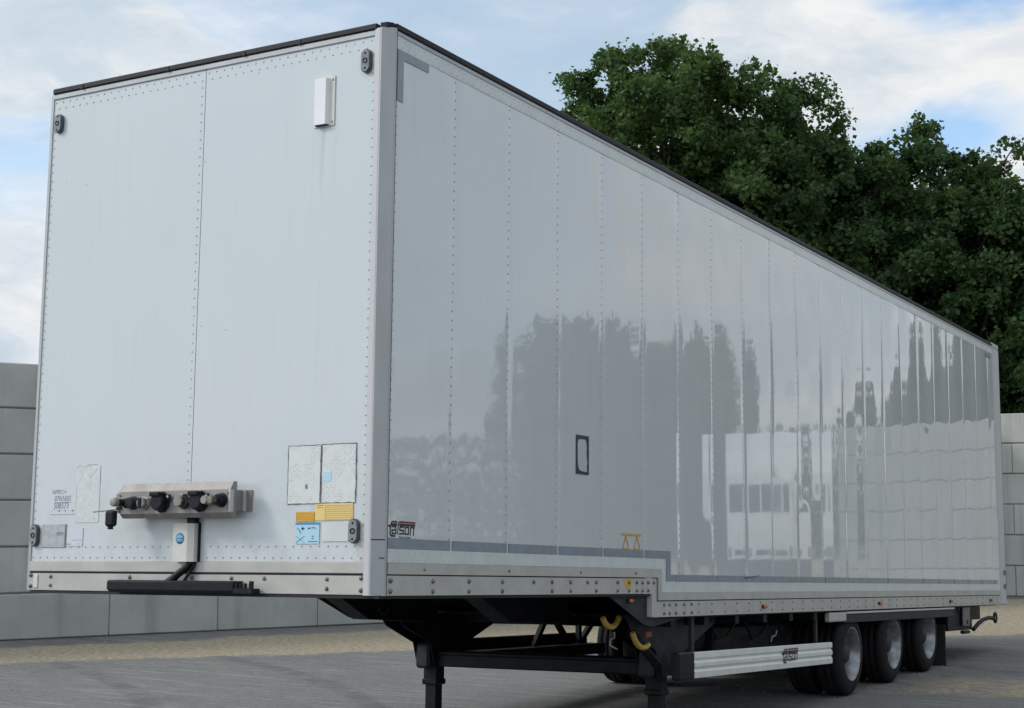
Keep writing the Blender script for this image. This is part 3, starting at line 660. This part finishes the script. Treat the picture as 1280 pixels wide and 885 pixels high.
# --- lamps
def side_lamp(y, z, x=.0095, h=.032, wd=.085, nm='side_lamp'):
    hs = P(MB().box(x, x + .012, y - wd / 2, y + wd / 2, z - h / 2, z + h / 2, .006), nm, M['seal'])
    P(MB().box(x + .012, x + .026, y - wd * .42, y + wd * .05, z - h * .42, z + h * .42, .006), 'lens', M['orange'], hs)
    P(MB().box(x + .012, x + .022, y + wd * .08, y + wd * .42, z - h * .42, z + h * .42, .006), 'lens', mat('brown_lens', (.25, .07, .03), .25) if 'brown_lens' not in bpy.data.materials else bpy.data.materials['brown_lens'], hs)
side_lamp(2.99, -3.135, -.029)
for y in (5.352, 8.40, 10.97, 12.77): side_lamp(y, -3.196)
def capsule(x0, x1, z0, z1, nm):   # upright lozenge marker lamp on the front wall
    cx = (x0 + x1) / 2; r = (x1 - x0) / 2; pts = []
    for k in range(9): a = math.pi * k / 8; pts.append((cx + r * math.cos(a), z1 - r + r * math.sin(a)))
    for k in range(9): a = math.pi + math.pi * k / 8; pts.append((cx + r * math.cos(a), z0 + r + r * math.sin(a)))
    h = P(MB().prism(pts, 1, -.022, -.005), nm, M['lamphouse'])
    q = [(cx + (a - cx) * .78, (z0 + z1) / 2 + (b - (z0 + z1) / 2) * .90) for a, b in pts]
    P(MB().prism(q, 1, -.030, -.0215), 'lens', M['lens'], h)
    for zz in ((z0 + z1) / 2 + .042, (z0 + z1) / 2 - .042): P(MB().cyl((cx, -.030, zz), (0, -1, 0), .006, .003, 8), 'lens_screw', M['black'], h)
    P(MB().rev([(0, .016), (.003, .016), (.003, .010), (0, .010)], (cx, -.030, (z0 + z1) / 2), (0, -1, 0), 14), 'lens_ring', M['black'], h)
capsule(-2.512, -2.444, -.289, -.168, 'marker_lamp'); capsule(-.178, -.113, -.272, -.137, 'marker_lamp')
capsule(-2.540, -2.472, -2.830, -2.697, 'marker_lamp'); capsule(-.190, -.125, -2.820, -2.690, 'marker_lamp')
# --- vent on the front wall
vb = P(MB().box(-.497, -.357, -.011, -.0045, -.534, -.249, .003), 'vent', M['cream'])
P(MB().prism([(-.483, -.011), (-.481, -.034), (-.405, -.034), (-.392, -.011)], 2, -.525, -.262), 'vent_cover', M['white'], vb)
for z in (-.272, -.512): P(MB().cyl((-.373, -.011, z), (0, -1, 0), .006, .004, 8), 'screw', M['bolt'], vb)
P(MB().box(-.475, -.395, -.030, -.011, -.531, -.5255), 'vent_mouth', M['seal'], vb)
# --- stickers and papers on the front wall
def sheet(name, x0, x1, z0, z1, m, y=-.0062, lab=None, parent=None, t_=.0012): return P(MB().box(x0, x1, y - t_, y, z0, z1), name, m, parent, lab)
for x0, x1, z0, z1 in ((-.611, -.392, -2.606, -2.294), (-.384, -.160, -2.604, -2.292)):
    s = sheet('document_pocket', x0, x1, z0, z1, M['paper'])
    e = MB(); rd = random.Random(int(x0 * 1e4)); w0 = .004
    def rag(p0, p1):
        n = 14; pts = [Vector(p0).lerp(Vector(p1), i / n) + Vector((rd.uniform(-.0015, .0015), 0, rd.uniform(-.0015, .0015))) for i in range(n + 1)]
        e.tube(pts, [rd.uniform(.0012, .0034) for _ in pts], 4)
    c4 = [(x0, -.0075, z0), (x1, -.0075, z0), (x1, -.0075, z1), (x0, -.0075, z1)]
    for i in range(4): rag(c4[i], c4[(i + 1) % 4])
    P(e, 'pocket_edge', M['edge'], s)
sq = sheet('label', -.376, -.320, -2.49, -2.44, M['bluelab'], -.0076)
P(MB().box(-.492, -.476, -.0088, -.0075, -2.527, -2.503), 'stamp', M['inkblue'])
ya = sheet('warning_label', -.549, -.424, -2.703, -2.650, M['amberlab'])
yb_ = sheet('warning_label', -.421, -.172, -2.697, -2.607, M['yellowlab'])
bl = sheet('instruction_label', -.549, -.390, -2.820, -2.707, M['bluelab'])
sheet('faded_label', -.372, -.200, -2.808, -2.708, M['strip'])
def lines(parent, x0, x1, z0, z1, n, m, frame=False, y=-.0076):
    mb = MB(); rd = random.Random(n * 7)
    for i in range(n):
        z = z1 - (z1 - z0) * (i + .5) / n; x = x0
        while x < x1 - .004:
            l = rd.uniform(.006, .022); mb.box(x, min(x + l, x1), y - .0006, y, z - .0011, z + .0011); x += l + .004
    if frame:
        mb.box(x0 - .004, x1 + .004, y - .0006, y, z1 + .003, z1 + .0045); mb.box(x0 - .004, x1 + .004, y - .0006, y, z0 - .0045, z0 - .003)
        mb.box(x0 - .0045, x0 - .003, y - .0006, y, z0 - .003, z1 + .003); mb.box(x1 + .003, x1 + .0045, y - .0006, y, z0 - .003, z1 + .003)
    o = P(mb, 'print', m, parent); o['kind'] = 'stuff'
M['brownink'] = mat('brown_print', (.32, .20, .06), .5)
lines(ya, -.541, -.432, -2.695, -2.660, 4, M['brownink'], True)
lines(yb_, -.35, -.182, -2.690, -2.622, 6, M['brownink'], True); lines(yb_, -.408, -.365, -2.635, -2.612, 2, M['logoblack'])
sheet('label_header', -.549, -.390, -2.718, -2.7075, M['bluedark'], -.0075, parent=bl)
mb = MB(); yq = -.0078
def seg(x0, z0, x1, z1, w_=.006):
    mb.bar((x0, yq, z0), (x1, yq, z1), .0008, w_)
seg(-.545, -2.778, -.487, -2.815, .003); seg(-.487, -2.778, -.545, -2.815, .003)
seg(-.543, -2.735, -.528, -2.740); seg(-.528, -2.740, -.512, -2.765); seg(-.502, -2.730, -.502, -2.748, .008); seg(-.51, -2.738, -.488, -2.738, .006)
seg(-.465, -2.738, -.452, -2.738, .008); seg(-.445, -2.735, -.425, -2.732, .009); seg(-.425, -2.733, -.410, -2.742, .006)
seg(-.44, -2.78, -.425, -2.78, .004); seg(-.44, -2.793, -.425, -2.793, .004); seg(-.462, -2.808, -.40, -2.808, .003)
P(mb, 'print', M['logoblack'], bl)['kind'] = 'stuff'
# --- lettering
def text(s, size, plane, org, m, name, parent=None, shear=0., bold=0., sx=1.):
    cu = bpy.data.curves.new('t', 'FONT'); cu.body = s; cu.size = size; cu.extrude = .0004; cu.shear = shear; cu.offset = bold; cu.resolution_u = 3
    ob = bpy.data.objects.new('t', cu); col.objects.link(ob); dg = bpy.context.evaluated_depsgraph_get(); me = bpy.data.meshes.new_from_object(ob.evaluated_get(dg))
    vs = [v.co.copy() for v in me.vertices]; fs = [tuple(p.vertices) for p in me.polygons]; bpy.data.objects.remove(ob); bpy.data.meshes.remove(me)
    if plane == 'front': V_ = [(org[0] + v.x * sx, org[1] - v.z, org[2] + v.y) for v in vs]
    else: V_ = [(org[0] + v.z, org[1] + v.x * sx, org[2] + v.y) for v in vs]
    return P(MB().add(V_, fs), name, m, parent)
nt = sheet('paper_note', -2.397, -2.185, -2.640, -2.477, mat('note_paper', (.60, .62, .66), .6, fn=grain(.06, 60)))
text('WPEC+',   .036, 'front', (-2.385, -.0078, -2.520), M['inkblue'], 'handwriting', nt)
text('07N1603', .046, 'front', (-2.366, -.0078, -2.562), M['inkblue'], 'handwriting', nt, .25, .0, .78)
text('508573', .052, 'front', (-2.368, -.0078, -2.606), M['inkblue'], 'handwriting', nt, .12, .0002, .80)
P(MB().box(-2.36, -2.22, -.0082, -.0074, -2.570, -2.568), 'underline', M['inkblue'], nt)
mb = MB()
for i in range(9): mb.box(-2.38 + i * .022, -2.376 + i * .022, -.0082, -.0074, -2.622, -2.616)
for x in (-2.325, -2.275, -2.215): mb.box(x, x + .009, -.0082, -.0074, -2.624, -2.614)
P(mb, 'dotted_line', M['inkblue'], nt)
pt = MB()
for i, (a, b) in enumerate((((-2.19, -2.37), (-2.165, -2.352)), ((-2.165, -2.352), (-2.13, -2.365)), ((-2.13, -2.365), (-2.09, -2.350)), ((-2.09, -2.350), (-2.03, -2.352)), ((-2.03, -2.352), (-2.005, -2.362)), ((-2.005, -2.362), (-2.00, -2.46)), ((-2.16, -2.38), (-2.12, -2.44)), ((-2.08, -2.43), (-2.02, -2.37)))):
    pt.tube([(a[0], -.0062, a[1]), (b[0], -.0062, b[1])], .0016, 4)
pm = sheet('glue_mark', -2.19, -2.0, -2.69, -2.357, M['ghost'], -.0058, t_=.0005)
P(pt, 'glue_edge', M['ghost'], pm)
pl = P(MB().box(-2.456, -2.254, -.0095, -.0045, -2.836, -2.697, .003), 'data_plate', M['plate'])
P(MB().box(-2.263, -2.256, -.0105, -.0095, -2.832, -2.700), 'plate_edge', M['edge'], pl)
lines(pl, -2.33, -2.272, -2.765, -2.745, 3, M['logoblack'], y=-.0098)
fl = sheet('faint_label', -2.246, -2.118, -2.828, -2.722, mat('faint_label', (.60, .62, .68), .5)); lines(fl, -2.20, -2.125, -2.795, -2.79, 1, M['inkblue']); lines(fl, -2.245, -2.205, -2.822, -2.812, 2, M['inkblue']); lines(fl, -2.16, -2.14, -2.818, -2.812, 1, M['inkblue'])
# --- stainless coupling panel
fY = -.14
pb = MB(); za, zb_, zc_, zd = -2.482, -2.531, -2.648, -2.676
xl, xr = -1.735, -.897
pb.prism([(-.085, za), (-.112, za), (fY, zb_ + .004), (fY, zc_ - .004), (-.117, zd), (-.085, zd)], 0, xl + .035, xr)
pb.add([(xl + .035, -.085, za), (xl + .035, -.112, za), (xl + .035, fY, zb_ + .004), (xl + .035, fY, zc_ - .004), (xl + .035, -.117, zd), (xl + .035, -.085, zd), (xl, -.085, za - .03), (xl, -.12, zb_), (xl, fY, zb_ - .012), (xl, fY, zc_ + .012), (xl + .01, -.12, zc_), (xl, -.085, zc_)],
       [(0, 1, 7, 6), (1, 2, 8, 7), (2, 3, 9, 8), (3, 4, 10, 9), (4, 5, 11, 10), (6, 7, 8, 9, 10, 11)])
cpl = P(pb, 'coupling_panel', M['stain'])
P(MB().box(xr - .010, xr + .003, fY - .002, -.112, zc_ - .002, zb_ + .002, .002), 'end_plate', M['alulite'], cpl)
P(MB().box(xl + .06, xr - .01, -.0849, -.006, -2.64, -2.528), 'mounting_box', M['stain'], cpl)
P(MB().box(xr - .008, xr - .003, -.111, -.013, -2.640, -2.528), 'bracket', M['stain'], cpl)
P(MB().box(-.8995, -.890, -.030, -.0125, -2.642, -2.526), 'bracket_flange', M['alulite'], cpl)
P(MB().box(-.899, -.852, -.012, -.0045, -2.642, -2.526), 'bracket_foot', M['stain'], cpl)
for x in (-1.705, -.915):
    for z in (-2.548, -2.632): P(MB().cyl((x, fY, z), (0, -1, 0), .006, .005, 8), 'screw', M['bolt'], cpl)
zq = -2.587
def port(x, z, r, m, nm, depth=.05, seg=18, lid=True):
    o = P(MB().rev([(0, 0), (0, r * 1.15), (.008, r * 1.15), (.012, r * .92), (depth - .006, r * .9), (depth, r * .8), (depth, 0)], (x, fY, z), (0, -1, 0), seg, False), nm, m, cpl); return o
port(-1.655, zq - .004, .024, M['black'], 'air_coupling', .07); port(-1.60, zq - .004, .034, M['gusset'], 'air_coupling', .045, 14)
P(MB().rev([(.07, 0), (.07, .022), (.075, .025), (.10, .025), (.103, .020), (.103, 0)], (-1.66, fY, zq - .002), (0, -1, 0), 14), 'coupling_tip', M['stain'], cpl)
port(-1.515, zq - .006, .036, M['stain'], 'electrical_socket', .04, 6); P(MB().box(-1.53, -1.505, fY - .046, fY - .036, zq - .035, zq + .022, .003), 'socket_latch', M['black'], cpl)
for x in (-1.385, -1.105):
    port(x, zq - .003, .052, M['black'], 'electrical_socket', .055, 10)
    P(MB().box(x - .045, x + .03, fY - .066, fY - .01, zq + .026, zq + .052, .006), 'socket_lid', M['black'], cpl)
    P(MB().box(x + .03, x + .072, fY - .022, fY - .006, zq + .0, zq + .04, .006), 'socket_lug', M['black'], cpl)
    P(MB().cyl((x + .058, fY - .022, zq + .026), (0, -1, 0), .007, .004, 8), 'lug_screw', M['alulite'], cpl)
port(-1.235, zq, .036, M['stain'], 'electrical_socket', .045, 8)
P(MB().prism([(-1.215, zq + .035), (-1.195, zq + .038), (-1.165, zq), (-1.20, zq - .045), (-1.225, zq - .04), (-1.20, zq)], 1, fY - .03, fY - .015), 'socket_latch', M['black'], cpl)
for x, m in ((-1.035, M['stain']), (-.992, M['bolt'])): port(x, zq + .002, .026, m, 'air_coupling', .06, 12)
port(-.955, zq + .002, .035, M['black'], 'air_coupling', .045, 14); P(MB().cyl((-.955, fY - .045, zq + .002), (0, -1, 0), .018, .02, 10), 'coupling_tip', M['gusset'], cpl)
for x, z in ((-1.715, -2.62), (-1.695, -2.617)): P(MB().cyl((x, fY, z), (0, -1, 0), .008, .012, 8), 'screw', M['black'], cpl)
P(MB().tube([(-1.71, fY - .015, -2.625), (-1.80, fY - .01, -2.632), (-1.90, fY - .01, -2.638)], .0035, 6), 'wire_rod', M['bolt'], cpl)
P(MB().box(-1.785, -1.71, fY - .04, fY + .0, -2.722, -2.632, .012), 'plug_cap', M['black'], cpl); P(MB().cyl((-1.75, fY - .02, -2.722), (0, 0, -1), .016, .016, 10), 'plug_tip', M['black'], cpl)
# --- cable cover and cables
P(MB().box(-1.285, -1.225, -.05, -.01, -2.71, -2.672, .006), 'cable_gland', M['black'])
cv = P(MB().prism([(-1.372, -.005), (-1.372, -.058), (-1.366, -.064), (-1.262, -.064), (-1.226, -.046), (-1.222, -.005)], 2, -2.917, -2.705), 'cable_cover', M['cream'])
P(MB().rev([(0, 0), (0, .031), (.0012, .031), (.0012, 0)], (-1.314, -.064, -2.789), (0, -1, 0), 24), 'round_sticker', M['bluedark'], cv)
mb = MB()
for z, hw in ((-2.777, .022), (-2.783, .025), (-2.796, .027), (-2.803, .022)): mb.box(-1.314 - hw, -1.314 + hw, -.0662, -.0652, z - .0013, z + .0013)
P(mb, 'print', M['bluelab'], cv)['kind'] = 'stuff'
P(MB().box(-1.2215, -1.214, -.02, -.005, -2.915, -2.70), 'cable_duct', M['black'])
P(MB().tube([(-1.245, -.03, -2.90), (-1.275, -.035, -2.945), (-1.33, -.05, -2.985), (-1.40, -.055, -3.04)], .021, 8), 'cable', M['black'])
P(MB().tube([(-1.235, -.02, -2.91), (-1.245, -.03, -2.95), (-1.30, -.05, -3.04)], .009, 8), 'cable', M['black'])
P(MB().tube([(-1.265, -.025, -2.92), (-1.31, -.05, -2.965), (-1.43, -.055, -3.035)], .011, 8), 'cable', M['black'])
hb = MB().prism([(-.012, -3.020), (-.082, -3.022), (-.092, -3.032), (-.092, -3.072), (-.07, -3.088), (-.012, -3.088)], 0, -1.825, -.90)
hb = P(hb, 'hose_rest_bar', M['black'])
P(MB().prism([(-.02, -3.086), (-.02, -3.060), (-.09, -3.060), (-.09, -3.086)], 0, -.90, -.77), 'bar_end', M['black'], hb)
for x in (-.885, -.855, -.825, -.79): P(MB().box(x, x + .011, -.09, -.075, -3.061, -3.032), 'comb_tooth', M['black'], hb)
P(MB().box(-.788, -.772, -.09, -.07, -3.061, -3.020), 'comb_tooth', M['black'], hb)
# --- side markings
t0 = -2.790
prev = Y0 + .004
for k in range(1, 22):
    e = Y0 + PIT * k - .005
    if e > STEP + .12: break
    P(MB().box(.0052, .0064, prev, e, -2.8445, t0), 'tape_strip', M['tape']); prev = e + .024
P(MB().prism([(prev, t0), (STEP + .165, t0), (STEP + .165, -2.955), (STEP + .235, -2.955), (STEP + .235, -3.0), (STEP + .09, -3.0), (STEP + .09, -2.8445), (prev, -2.8445)], 0, .0062, .0074), 'tape_strip', M['tape'])
prev = STEP + .25
for k in range(6, 22):
    e = Y0 + PIT * k - .005
    if e < prev + .1: continue
    e = min(e, 13.2)
    P(MB().box(.0052, .0064, prev, e, -3.0045, -2.955), 'tape_strip', M['tape']); prev = e + .024
    if e >= 13.2: break
if prev < 13.1: P(MB().box(.0052, .0064, prev, 13.2, -3.0045, -2.955), 'tape_strip', M['tape'])
P(MB().prism([(.066, -.136), (.372, -.136), (.372, -.185), (.122, -.185), (.122, -.425), (.066, -.425)], 0, .0062, .0074), 'corner_tape', M['tape'])
P(MB().box(.0052, .0064, 12.95, 13.2, -.20, -.15), 'corner_tape', M['tape'])
# black outlined frame of a torn-off sticker
fr = MB(); a0, a1, b0, b1 = 2.144, 2.322, -2.325, -2.074
inn = [(2.166, -2.13), (2.172, -2.108), (2.195, -2.100), (2.270, -2.098), (2.285, -2.11), (2.292, -2.15), (2.287, -2.18), (2.300, -2.25), (2.292, -2.27), (2.298, -2.30), (2.285, -2.308), (2.200, -2.303), (2.18, -2.29), (2.168, -2.25)]
oc = [(a0, b1), (a1, b1), (a1, b0), (a0, b0)]; n_ = len(inn); cc = (2.23, -2.2)
outer = []
for (y, z) in inn:
    dy, dz = y - cc[0], z - cc[1]; s_ = min((a1 - cc[0]) / abs(dy) if dy > 0 else (cc[0] - a0) / max(abs(dy), 1e-6), (b1 - cc[1]) / abs(dz) if dz > 0 else (cc[1] - b0) / max(abs(dz), 1e-6)); outer.append((cc[0] + dy * s_, cc[1] + dz * s_))
# make sure the four corners are in the outline
vs = [(.0068, *p) for p in inn] + [(.0068, *p) for p in outer]; fs = [(i, (i + 1) % n_, n_ + (i + 1) % n_, n_ + i) for i in range(n_)]
fr.add(vs, fs)
for (y, z) in oc:
    near = sorted(range(n_), key=lambda i: (outer[i][0] - y) ** 2 + (outer[i][1] - z) ** 2)
    i = near[0]; cand = [(abs(outer[j][0] - y) < 1e-4, abs(outer[j][1] - z) < 1e-4, j) for j in range(n_)]
    vy = [j for a, b, j in cand if a]; vz = [j for a, b, j in cand if b]
    if vy and vz:
        j1 = min(vy, key=lambda j: abs(outer[j][1] - z)); j2 = min(vz, key=lambda j: abs(outer[j][0] - y))
        fr.add([(.0068, y, z), (.0068, *outer[j1]), (.0068, *outer[j2])], [(0, 1, 2)])
        fr.add([(.0067, *inn[j1]), (.0067, *outer[j1]), (.0067, *outer[j2]), (.0067, *inn[j2])], [(0, 1, 2, 3)])
fo = P(fr, 'black_frame_sticker', M['logoblack'])
P(MB().add([(.0064, *p) for p in inn], [tuple(range(n_))]), 'torn_sticker', mat('torn_sticker', (.50, .53, .55), .2), fo)
# maker's lettering: ribbon strokes in a unit box (u right 0..1, v up 0..1)
LOGO = [
 ('r', .028, [(.13, .98), (1., .98)], .062), 
 ('k', .028, [(.10, .80), (.99, .80)], .072),
 ('k', 0, [(.00, .70), (.08, .74), (.10, .93)], .06), ('k', 0, [(.03, .66), (.06, .60), (.06, .16), (.10, .04), (.24, .03)], .072),
 ('k', 0, [(.12, .66), (.27, .66), (.275, .20), (.14, .20), (.125, .42), (.27, .44)], .062),
 ('k', 0, [(.375, .98), (.355, .55), (.335, .16)], .05),
 ('k', 0, [(.57, .66), (.43, .655), (.42, .44), (.555, .42), (.555, .20), (.40, .19)], .062),
 ('k', 0, [(.63, .65), (.76, .65), (.755, .19), (.615, .19), (.63, .65)], .062),
 ('k', 0, [(.83, .15), (.835, .655), (.965, .65), (.95, .15)], .062)]
def logo(y0, z0, wd, ht, x, parent, red):
    mk = {'k': MB(), 'r': MB()}
    for kind, _, pts, th in LOGO:
        segs = [pts] if len(pts) != 2 else [[pts[0], (.30, pts[0][1])], [(.42, pts[0][1]), pts[1]]]
        for sp in segs:
            q = [(y0 + u * wd, z0 + v * ht) for u, v in sp]; t_ = th * ht * (2.1 if len(pts) == 2 and pts[0][1] > .79 and pts[1][0] > .9 else 1.65)
            for (p0, p1) in zip(q[:-1], q[1:]):
                dv = Vector((p1[0] - p0[0], p1[1] - p0[1])).normalized(); e = dv * t_ * .38
                mk[kind].bar((x, p0[0] - e.x, p0[1] - e.y), (x, p1[0] + e.x, p1[1] + e.y), .0008, t_)
    return P(mk['k'], 'maker_lettering', M['logoblack'], parent), P(mk['r'], 'maker_lettering', red, parent)
bd = P(MB().box(.0048, .0052, .050, .325, -2.787, -2.688), 'logo_sticker', M['side'])
logo(.066, -2.780, .245, .078, .0066, bd, M['logored'])
text('T R A I L E R S', .0135, 'side', (.0062, .158, -2.7875), M['logoblack'], 'maker_lettering', bd, 0, .0003, 1.35)
# yellow jacking mark, yellow arrow
mb = MB()
def ys_(a, b, w_=.010): mb.bar((.0066, *a), (.0066, *b), .0008, w_)
ys_((2.80, -2.690), (3.10, -2.690), .013)
for c in (2.865, 3.035):
    ys_((c - .045, -2.785), (c + .045, -2.785)); ys_((c - .045, -2.785), (c, -2.70)); ys_((c + .045, -2.785), (c, -2.70))
P(mb, 'yellow_mark', M['yellow'])
P(MB().prism([(2.80, -2.988), (2.98, -2.988), (2.89, -3.078)], 0, .0095, .0105), 'yellow_arrow', M['yellow'])
P(MB().tube([(.0075, 4.95, -2.972), (.0085, 5.05, -2.966), (.0085, 5.15, -2.962), (.0075, 5.27, -2.950)], .0035, 5), 'black_scuff', M['logoblack'])
# --- side guard with its posts
prof = [(.0, -3.700), (.010, -3.697), (.012, -3.655), (.002, -3.640), (.002, -3.632), (.013, -3.617), (.013, -3.590), (.001, -3.576), (.001, -3.568), (.012, -3.556), (.011, -3.518), (.003, -3.512)]
def guard(y0, y1):
    n = len(prof); vs = []
    for y in (y0, y1):
        dz = -(y - 4.0) * .005
        for (x, z) in prof: vs.append((x - .01, y, z + dz))
        for (x, z) in prof[::-1]: vs.append((x - .022, y, z + dz))
    m_ = 2 * n
    return MB().add(vs, [tuple(range(m_)), tuple(range(m_, 2 * m_))] + [(i, (i + 1) % m_, m_ + (i + 1) % m_, m_ + i) for i in range(m_)])
sg_ = P(guard(4.0, 7.02), 'side_guard', M['guard'])
P(MB().box(-.06, .004, 3.72, 3.998, -3.705, -3.508, .012), 'guard_end_cap', M['black'], sg_)
P(MB().box(-.05, .0, 7.022, 7.05, -3.71, -3.53, .006), 'guard_end_cap', M['black'], sg_)
logo(5.78, -3.662, .36, .11, .004, sg_, M['logored'])
for y in (4.10, 6.78): P(MB().box(-.085, -.055, y - .02, y + .025, -3.62, -3.25, .004), 'guard_post', M['gusset'])
# --- long aluminium lamp rail over the wheels
P(MB().box(-.05, .006, 6.97, 7.42, -3.352, -3.268, .01), 'rail_end_box', M['alurail'])
P(MB().box(-.06, .0, 7.42, 11.13, -3.365, -3.285, .004), 'wheel_arch_beam', M['gusset'])
P(MB().box(-.06, .010, 7.42, 11.13, -3.284, -3.266, .003), 'wheel_arch_trim', M['alulite'])
# --- rear underbody
P(MB().box(-2.5, -.06, 11.1, 12.15, -3.53, -3.255, .01), 'rear_underbody', M['steel'])
P(MB().box(-2.2, -.3, 12.15, 13.5, -3.44, -3.26, .01), 'rear_underbody', M['steel'])
P(MB().box(-.04, -.02, 11.62, 11.90, -3.48, -3.27, .004), 'number_bracket', mat('dull_bracket', (.17, .165, .16), .5, .3, fn=grain(.2, 20)))
P(MB().cyl((-.02, 11.77, -3.44), (1, 0, 0), .025, .008, 10), 'bracket_bolt', M['seal'])
P(MB().box(-.06, -.01, 11.60, 11.86, -3.57, -3.53, .01), 'bracket_stub', M['steel'])
P(MB().tube([(-.04, 12.12, -3.53), (-.03, 12.30, -3.47), (-.02, 12.5, -3.425), (-.02, 12.78, -3.405), (-.02, 12.98, -3.415)], .024, 8), 'lamp_arm', M['steel'])
arc(-.02, 13.10, -3.41, .055, 0, 360, 'arm_ring', M['steel'], .016)
P(MB().box(-.028, -.02, 13.06, 13.14, -3.44, -3.38, .004), 'arm_lens', M['cream'])
for X0 in (-.60, -2.52): P(MB().box(X0, X0 + .55, 10.93, 10.945, -3.905, -3.45), 'mudflap', M['seal'])
# --- wheels: three axles, twin tyres each side, upright on the ground
def wheel(axle_y, near):
    c = t2w((0, axle_y, 0)); R0_ = .381
    pw = Vector((t2w((-.03 if near else -2.52, axle_y, -3.66)).x, t2w((-.3, axle_y, -3.66)).y, R0_))
    sgn = 1 if near else -1
    root = bpy.data.objects.new('wheel', None); col.objects.link(root); root.parent = TR
    root.matrix_parent_inverse = Matrix.Identity(4)
    TRm = Matrix.Translation(t2w(BASE)) @ A.to_4x4()
    root.matrix_local = TRm.inverted() @ Matrix.Translation(pw)
    root['_org'] = [0., 0., 0.]
    global _wheel_meshes
    if '_wheel_meshes' not in globals() or not _wheel_meshes: _wheel_meshes = {}
    if sgn not in _wheel_meshes:
        d = {}
        def tyre(o):
            pr = [(o - .012, .235), (o - .0, .252), (o - .004, .30), (o - .012, .345), (o - .030, .372), (o - .045, .379), (o - .085, .3815), (o - .088, .373), (o - .096, .373), (o - .099, .3815), (o - .145, .3815), (o - .148, .373), (o - .156, .373), (o - .159, .3815), (o - .200, .379), (o - .215, .372), (o - .235, .345), (o - .245, .30), (o - .245, .252), (o - .235, .235)]
            return MB().rev([(sgn * a, b) for a, b in pr], (0, 0, 0), (1, 0, 0), 56)
        d['tyre'] = [tyre(0.).mesh('tyre', M['tyre'], (0, 0, 0)), tyre(-.285).mesh('tyre', M['tyre'], (0, 0, 0))]
        rim = [(-.002, .240), (.002, .247), (.000, .240), (-.008, .232), (-.045, .222), (-.060, .208), (-.150, .203), (-.165, .196), (-.175, .165), (-.180, .11), (-.178, .085)]
        d['rim'] = MB().rev([(sgn * a, b) for a, b in rim], (0, 0, 0), (1, 0, 0), 48).mesh('rim', M['rim'], (0, 0, 0))
        hub = [(-.178, .10), (-.12, .092), (-.06, .085), (-.045, .07), (-.045, 0)]
        d['hub'] = MB().rev([(sgn * a, b) for a, b in hub], (0, 0, 0), (1, 0, 0), 24).mesh('hub', M['gusset'], (0, 0, 0))
        nm = MB()
        for k in range(8):
            a = k * math.pi / 4; nm.cyl((sgn * -.176, math.cos(a) * .137, math.sin(a) * .137), (sgn, 0, 0), .016, .03, 6)
        d['wheel_nuts'] = nm.mesh('wheel_nuts', M['bolt'], (0, 0, 0))
        _wheel_meshes[sgn] = d
    d = _wheel_meshes[sgn]
    for nm_, me in [('tyre', d['tyre'][0]), ('tyre', d['tyre'][1]), ('rim', d['rim']), ('hub', d['hub']), ('wheel_nuts', d['wheel_nuts'])]:
        o = bpy.data.objects.new(nm_, me); col.objects.link(o); o.parent = root; o.rotation_euler.x = random.uniform(0, 6)
for ay in (7.66, 8.96, 10.22):
    for near in (True, False): wheel(ay, near)
    P(MB().tube([(-.5, ay, -3.67), (-2.05, ay, -3.67)], .06, 10), 'axle', M['steel'])
    P(MB().box(-1.95, -.6, ay - .3, ay - .1, -3.62, -3.5, .02), 'suspension_arm', M['steel'])
# ------------------------------------------------------------------ vehicles standing further along the yard, seen in the gloss
def truck(x, y, rz):
    r = empty('box_truck', (x, y, 0), 'white box truck with dark windscreen parked facing the yard, mirrored in the trailer side', 'truck', rot=(0, 0, rz))
    b = lambda mb, nm, m: mb.build(nm, m, r)
    b(MB().box(-1.25, 1.25, .75, 6.6, .95, 4.0, .04), 'cargo_box', M['white'])
    b(MB().prism([(-1.25, .55), (-1.25, 1.55), (-1.12, 2.9), (-.8, 3.5), (.65, 3.6), (.65, .55)], 0, -1.17, 1.17), 'cab', M['white'])
    b(MB().prism([(-1.225, 1.95), (-1.158, 2.62), (-1.14, 2.62), (-1.20, 1.95)], 0, -.92, -.08), 'windscreen', M['winglass'])
    b(MB().prism([(-1.225, 1.95), (-1.158, 2.62), (-1.14, 2.62), (-1.20, 1.95)], 0, .08, .92), 'windscreen', M['winglass'])
    b(MB().box(-1.2, 1.2, -1.34, -1.2, .35, .8, .03), 'bumper', M['gusset']); b(MB().box(-.45, .45, -1.27, -1.24, .9, 1.02, .02), 'grille', M['black'])
    for s in (-1, 1):
        b(MB().box(min(s * .75, s * 1.1), max(s * .75, s * 1.1), -1.28, -1.24, .86, 1.1, .02), 'headlight', M['lens'])
        b(MB().prism([(-.85, 1.7), (-.75, 2.6), (.2, 2.6), (.2, 1.7)], 0, min(s * 1.17, s * 1.178), max(s * 1.17, s * 1.178)), 'side_window', M['winglass'])
        for yy in (-.3, 4.9): b(MB().rev([(-.14, 0), (-.14, .3), (-.13, .46), (.13, .46), (.14, .3), (.14, 0)], (s * 1.0, yy, .46), (1, 0, 0), 24), 'wheel', M['tyre'])
    b(MB().box(-.45, .45, -.6, 6.5, .5, .94), 'chassis', M['steel'])
truck(9.9, 31.0, math.radians(-20))
for o in bpy.data.objects:
    if '_org' in o: del o['_org']
bpy.context.view_layer.update()
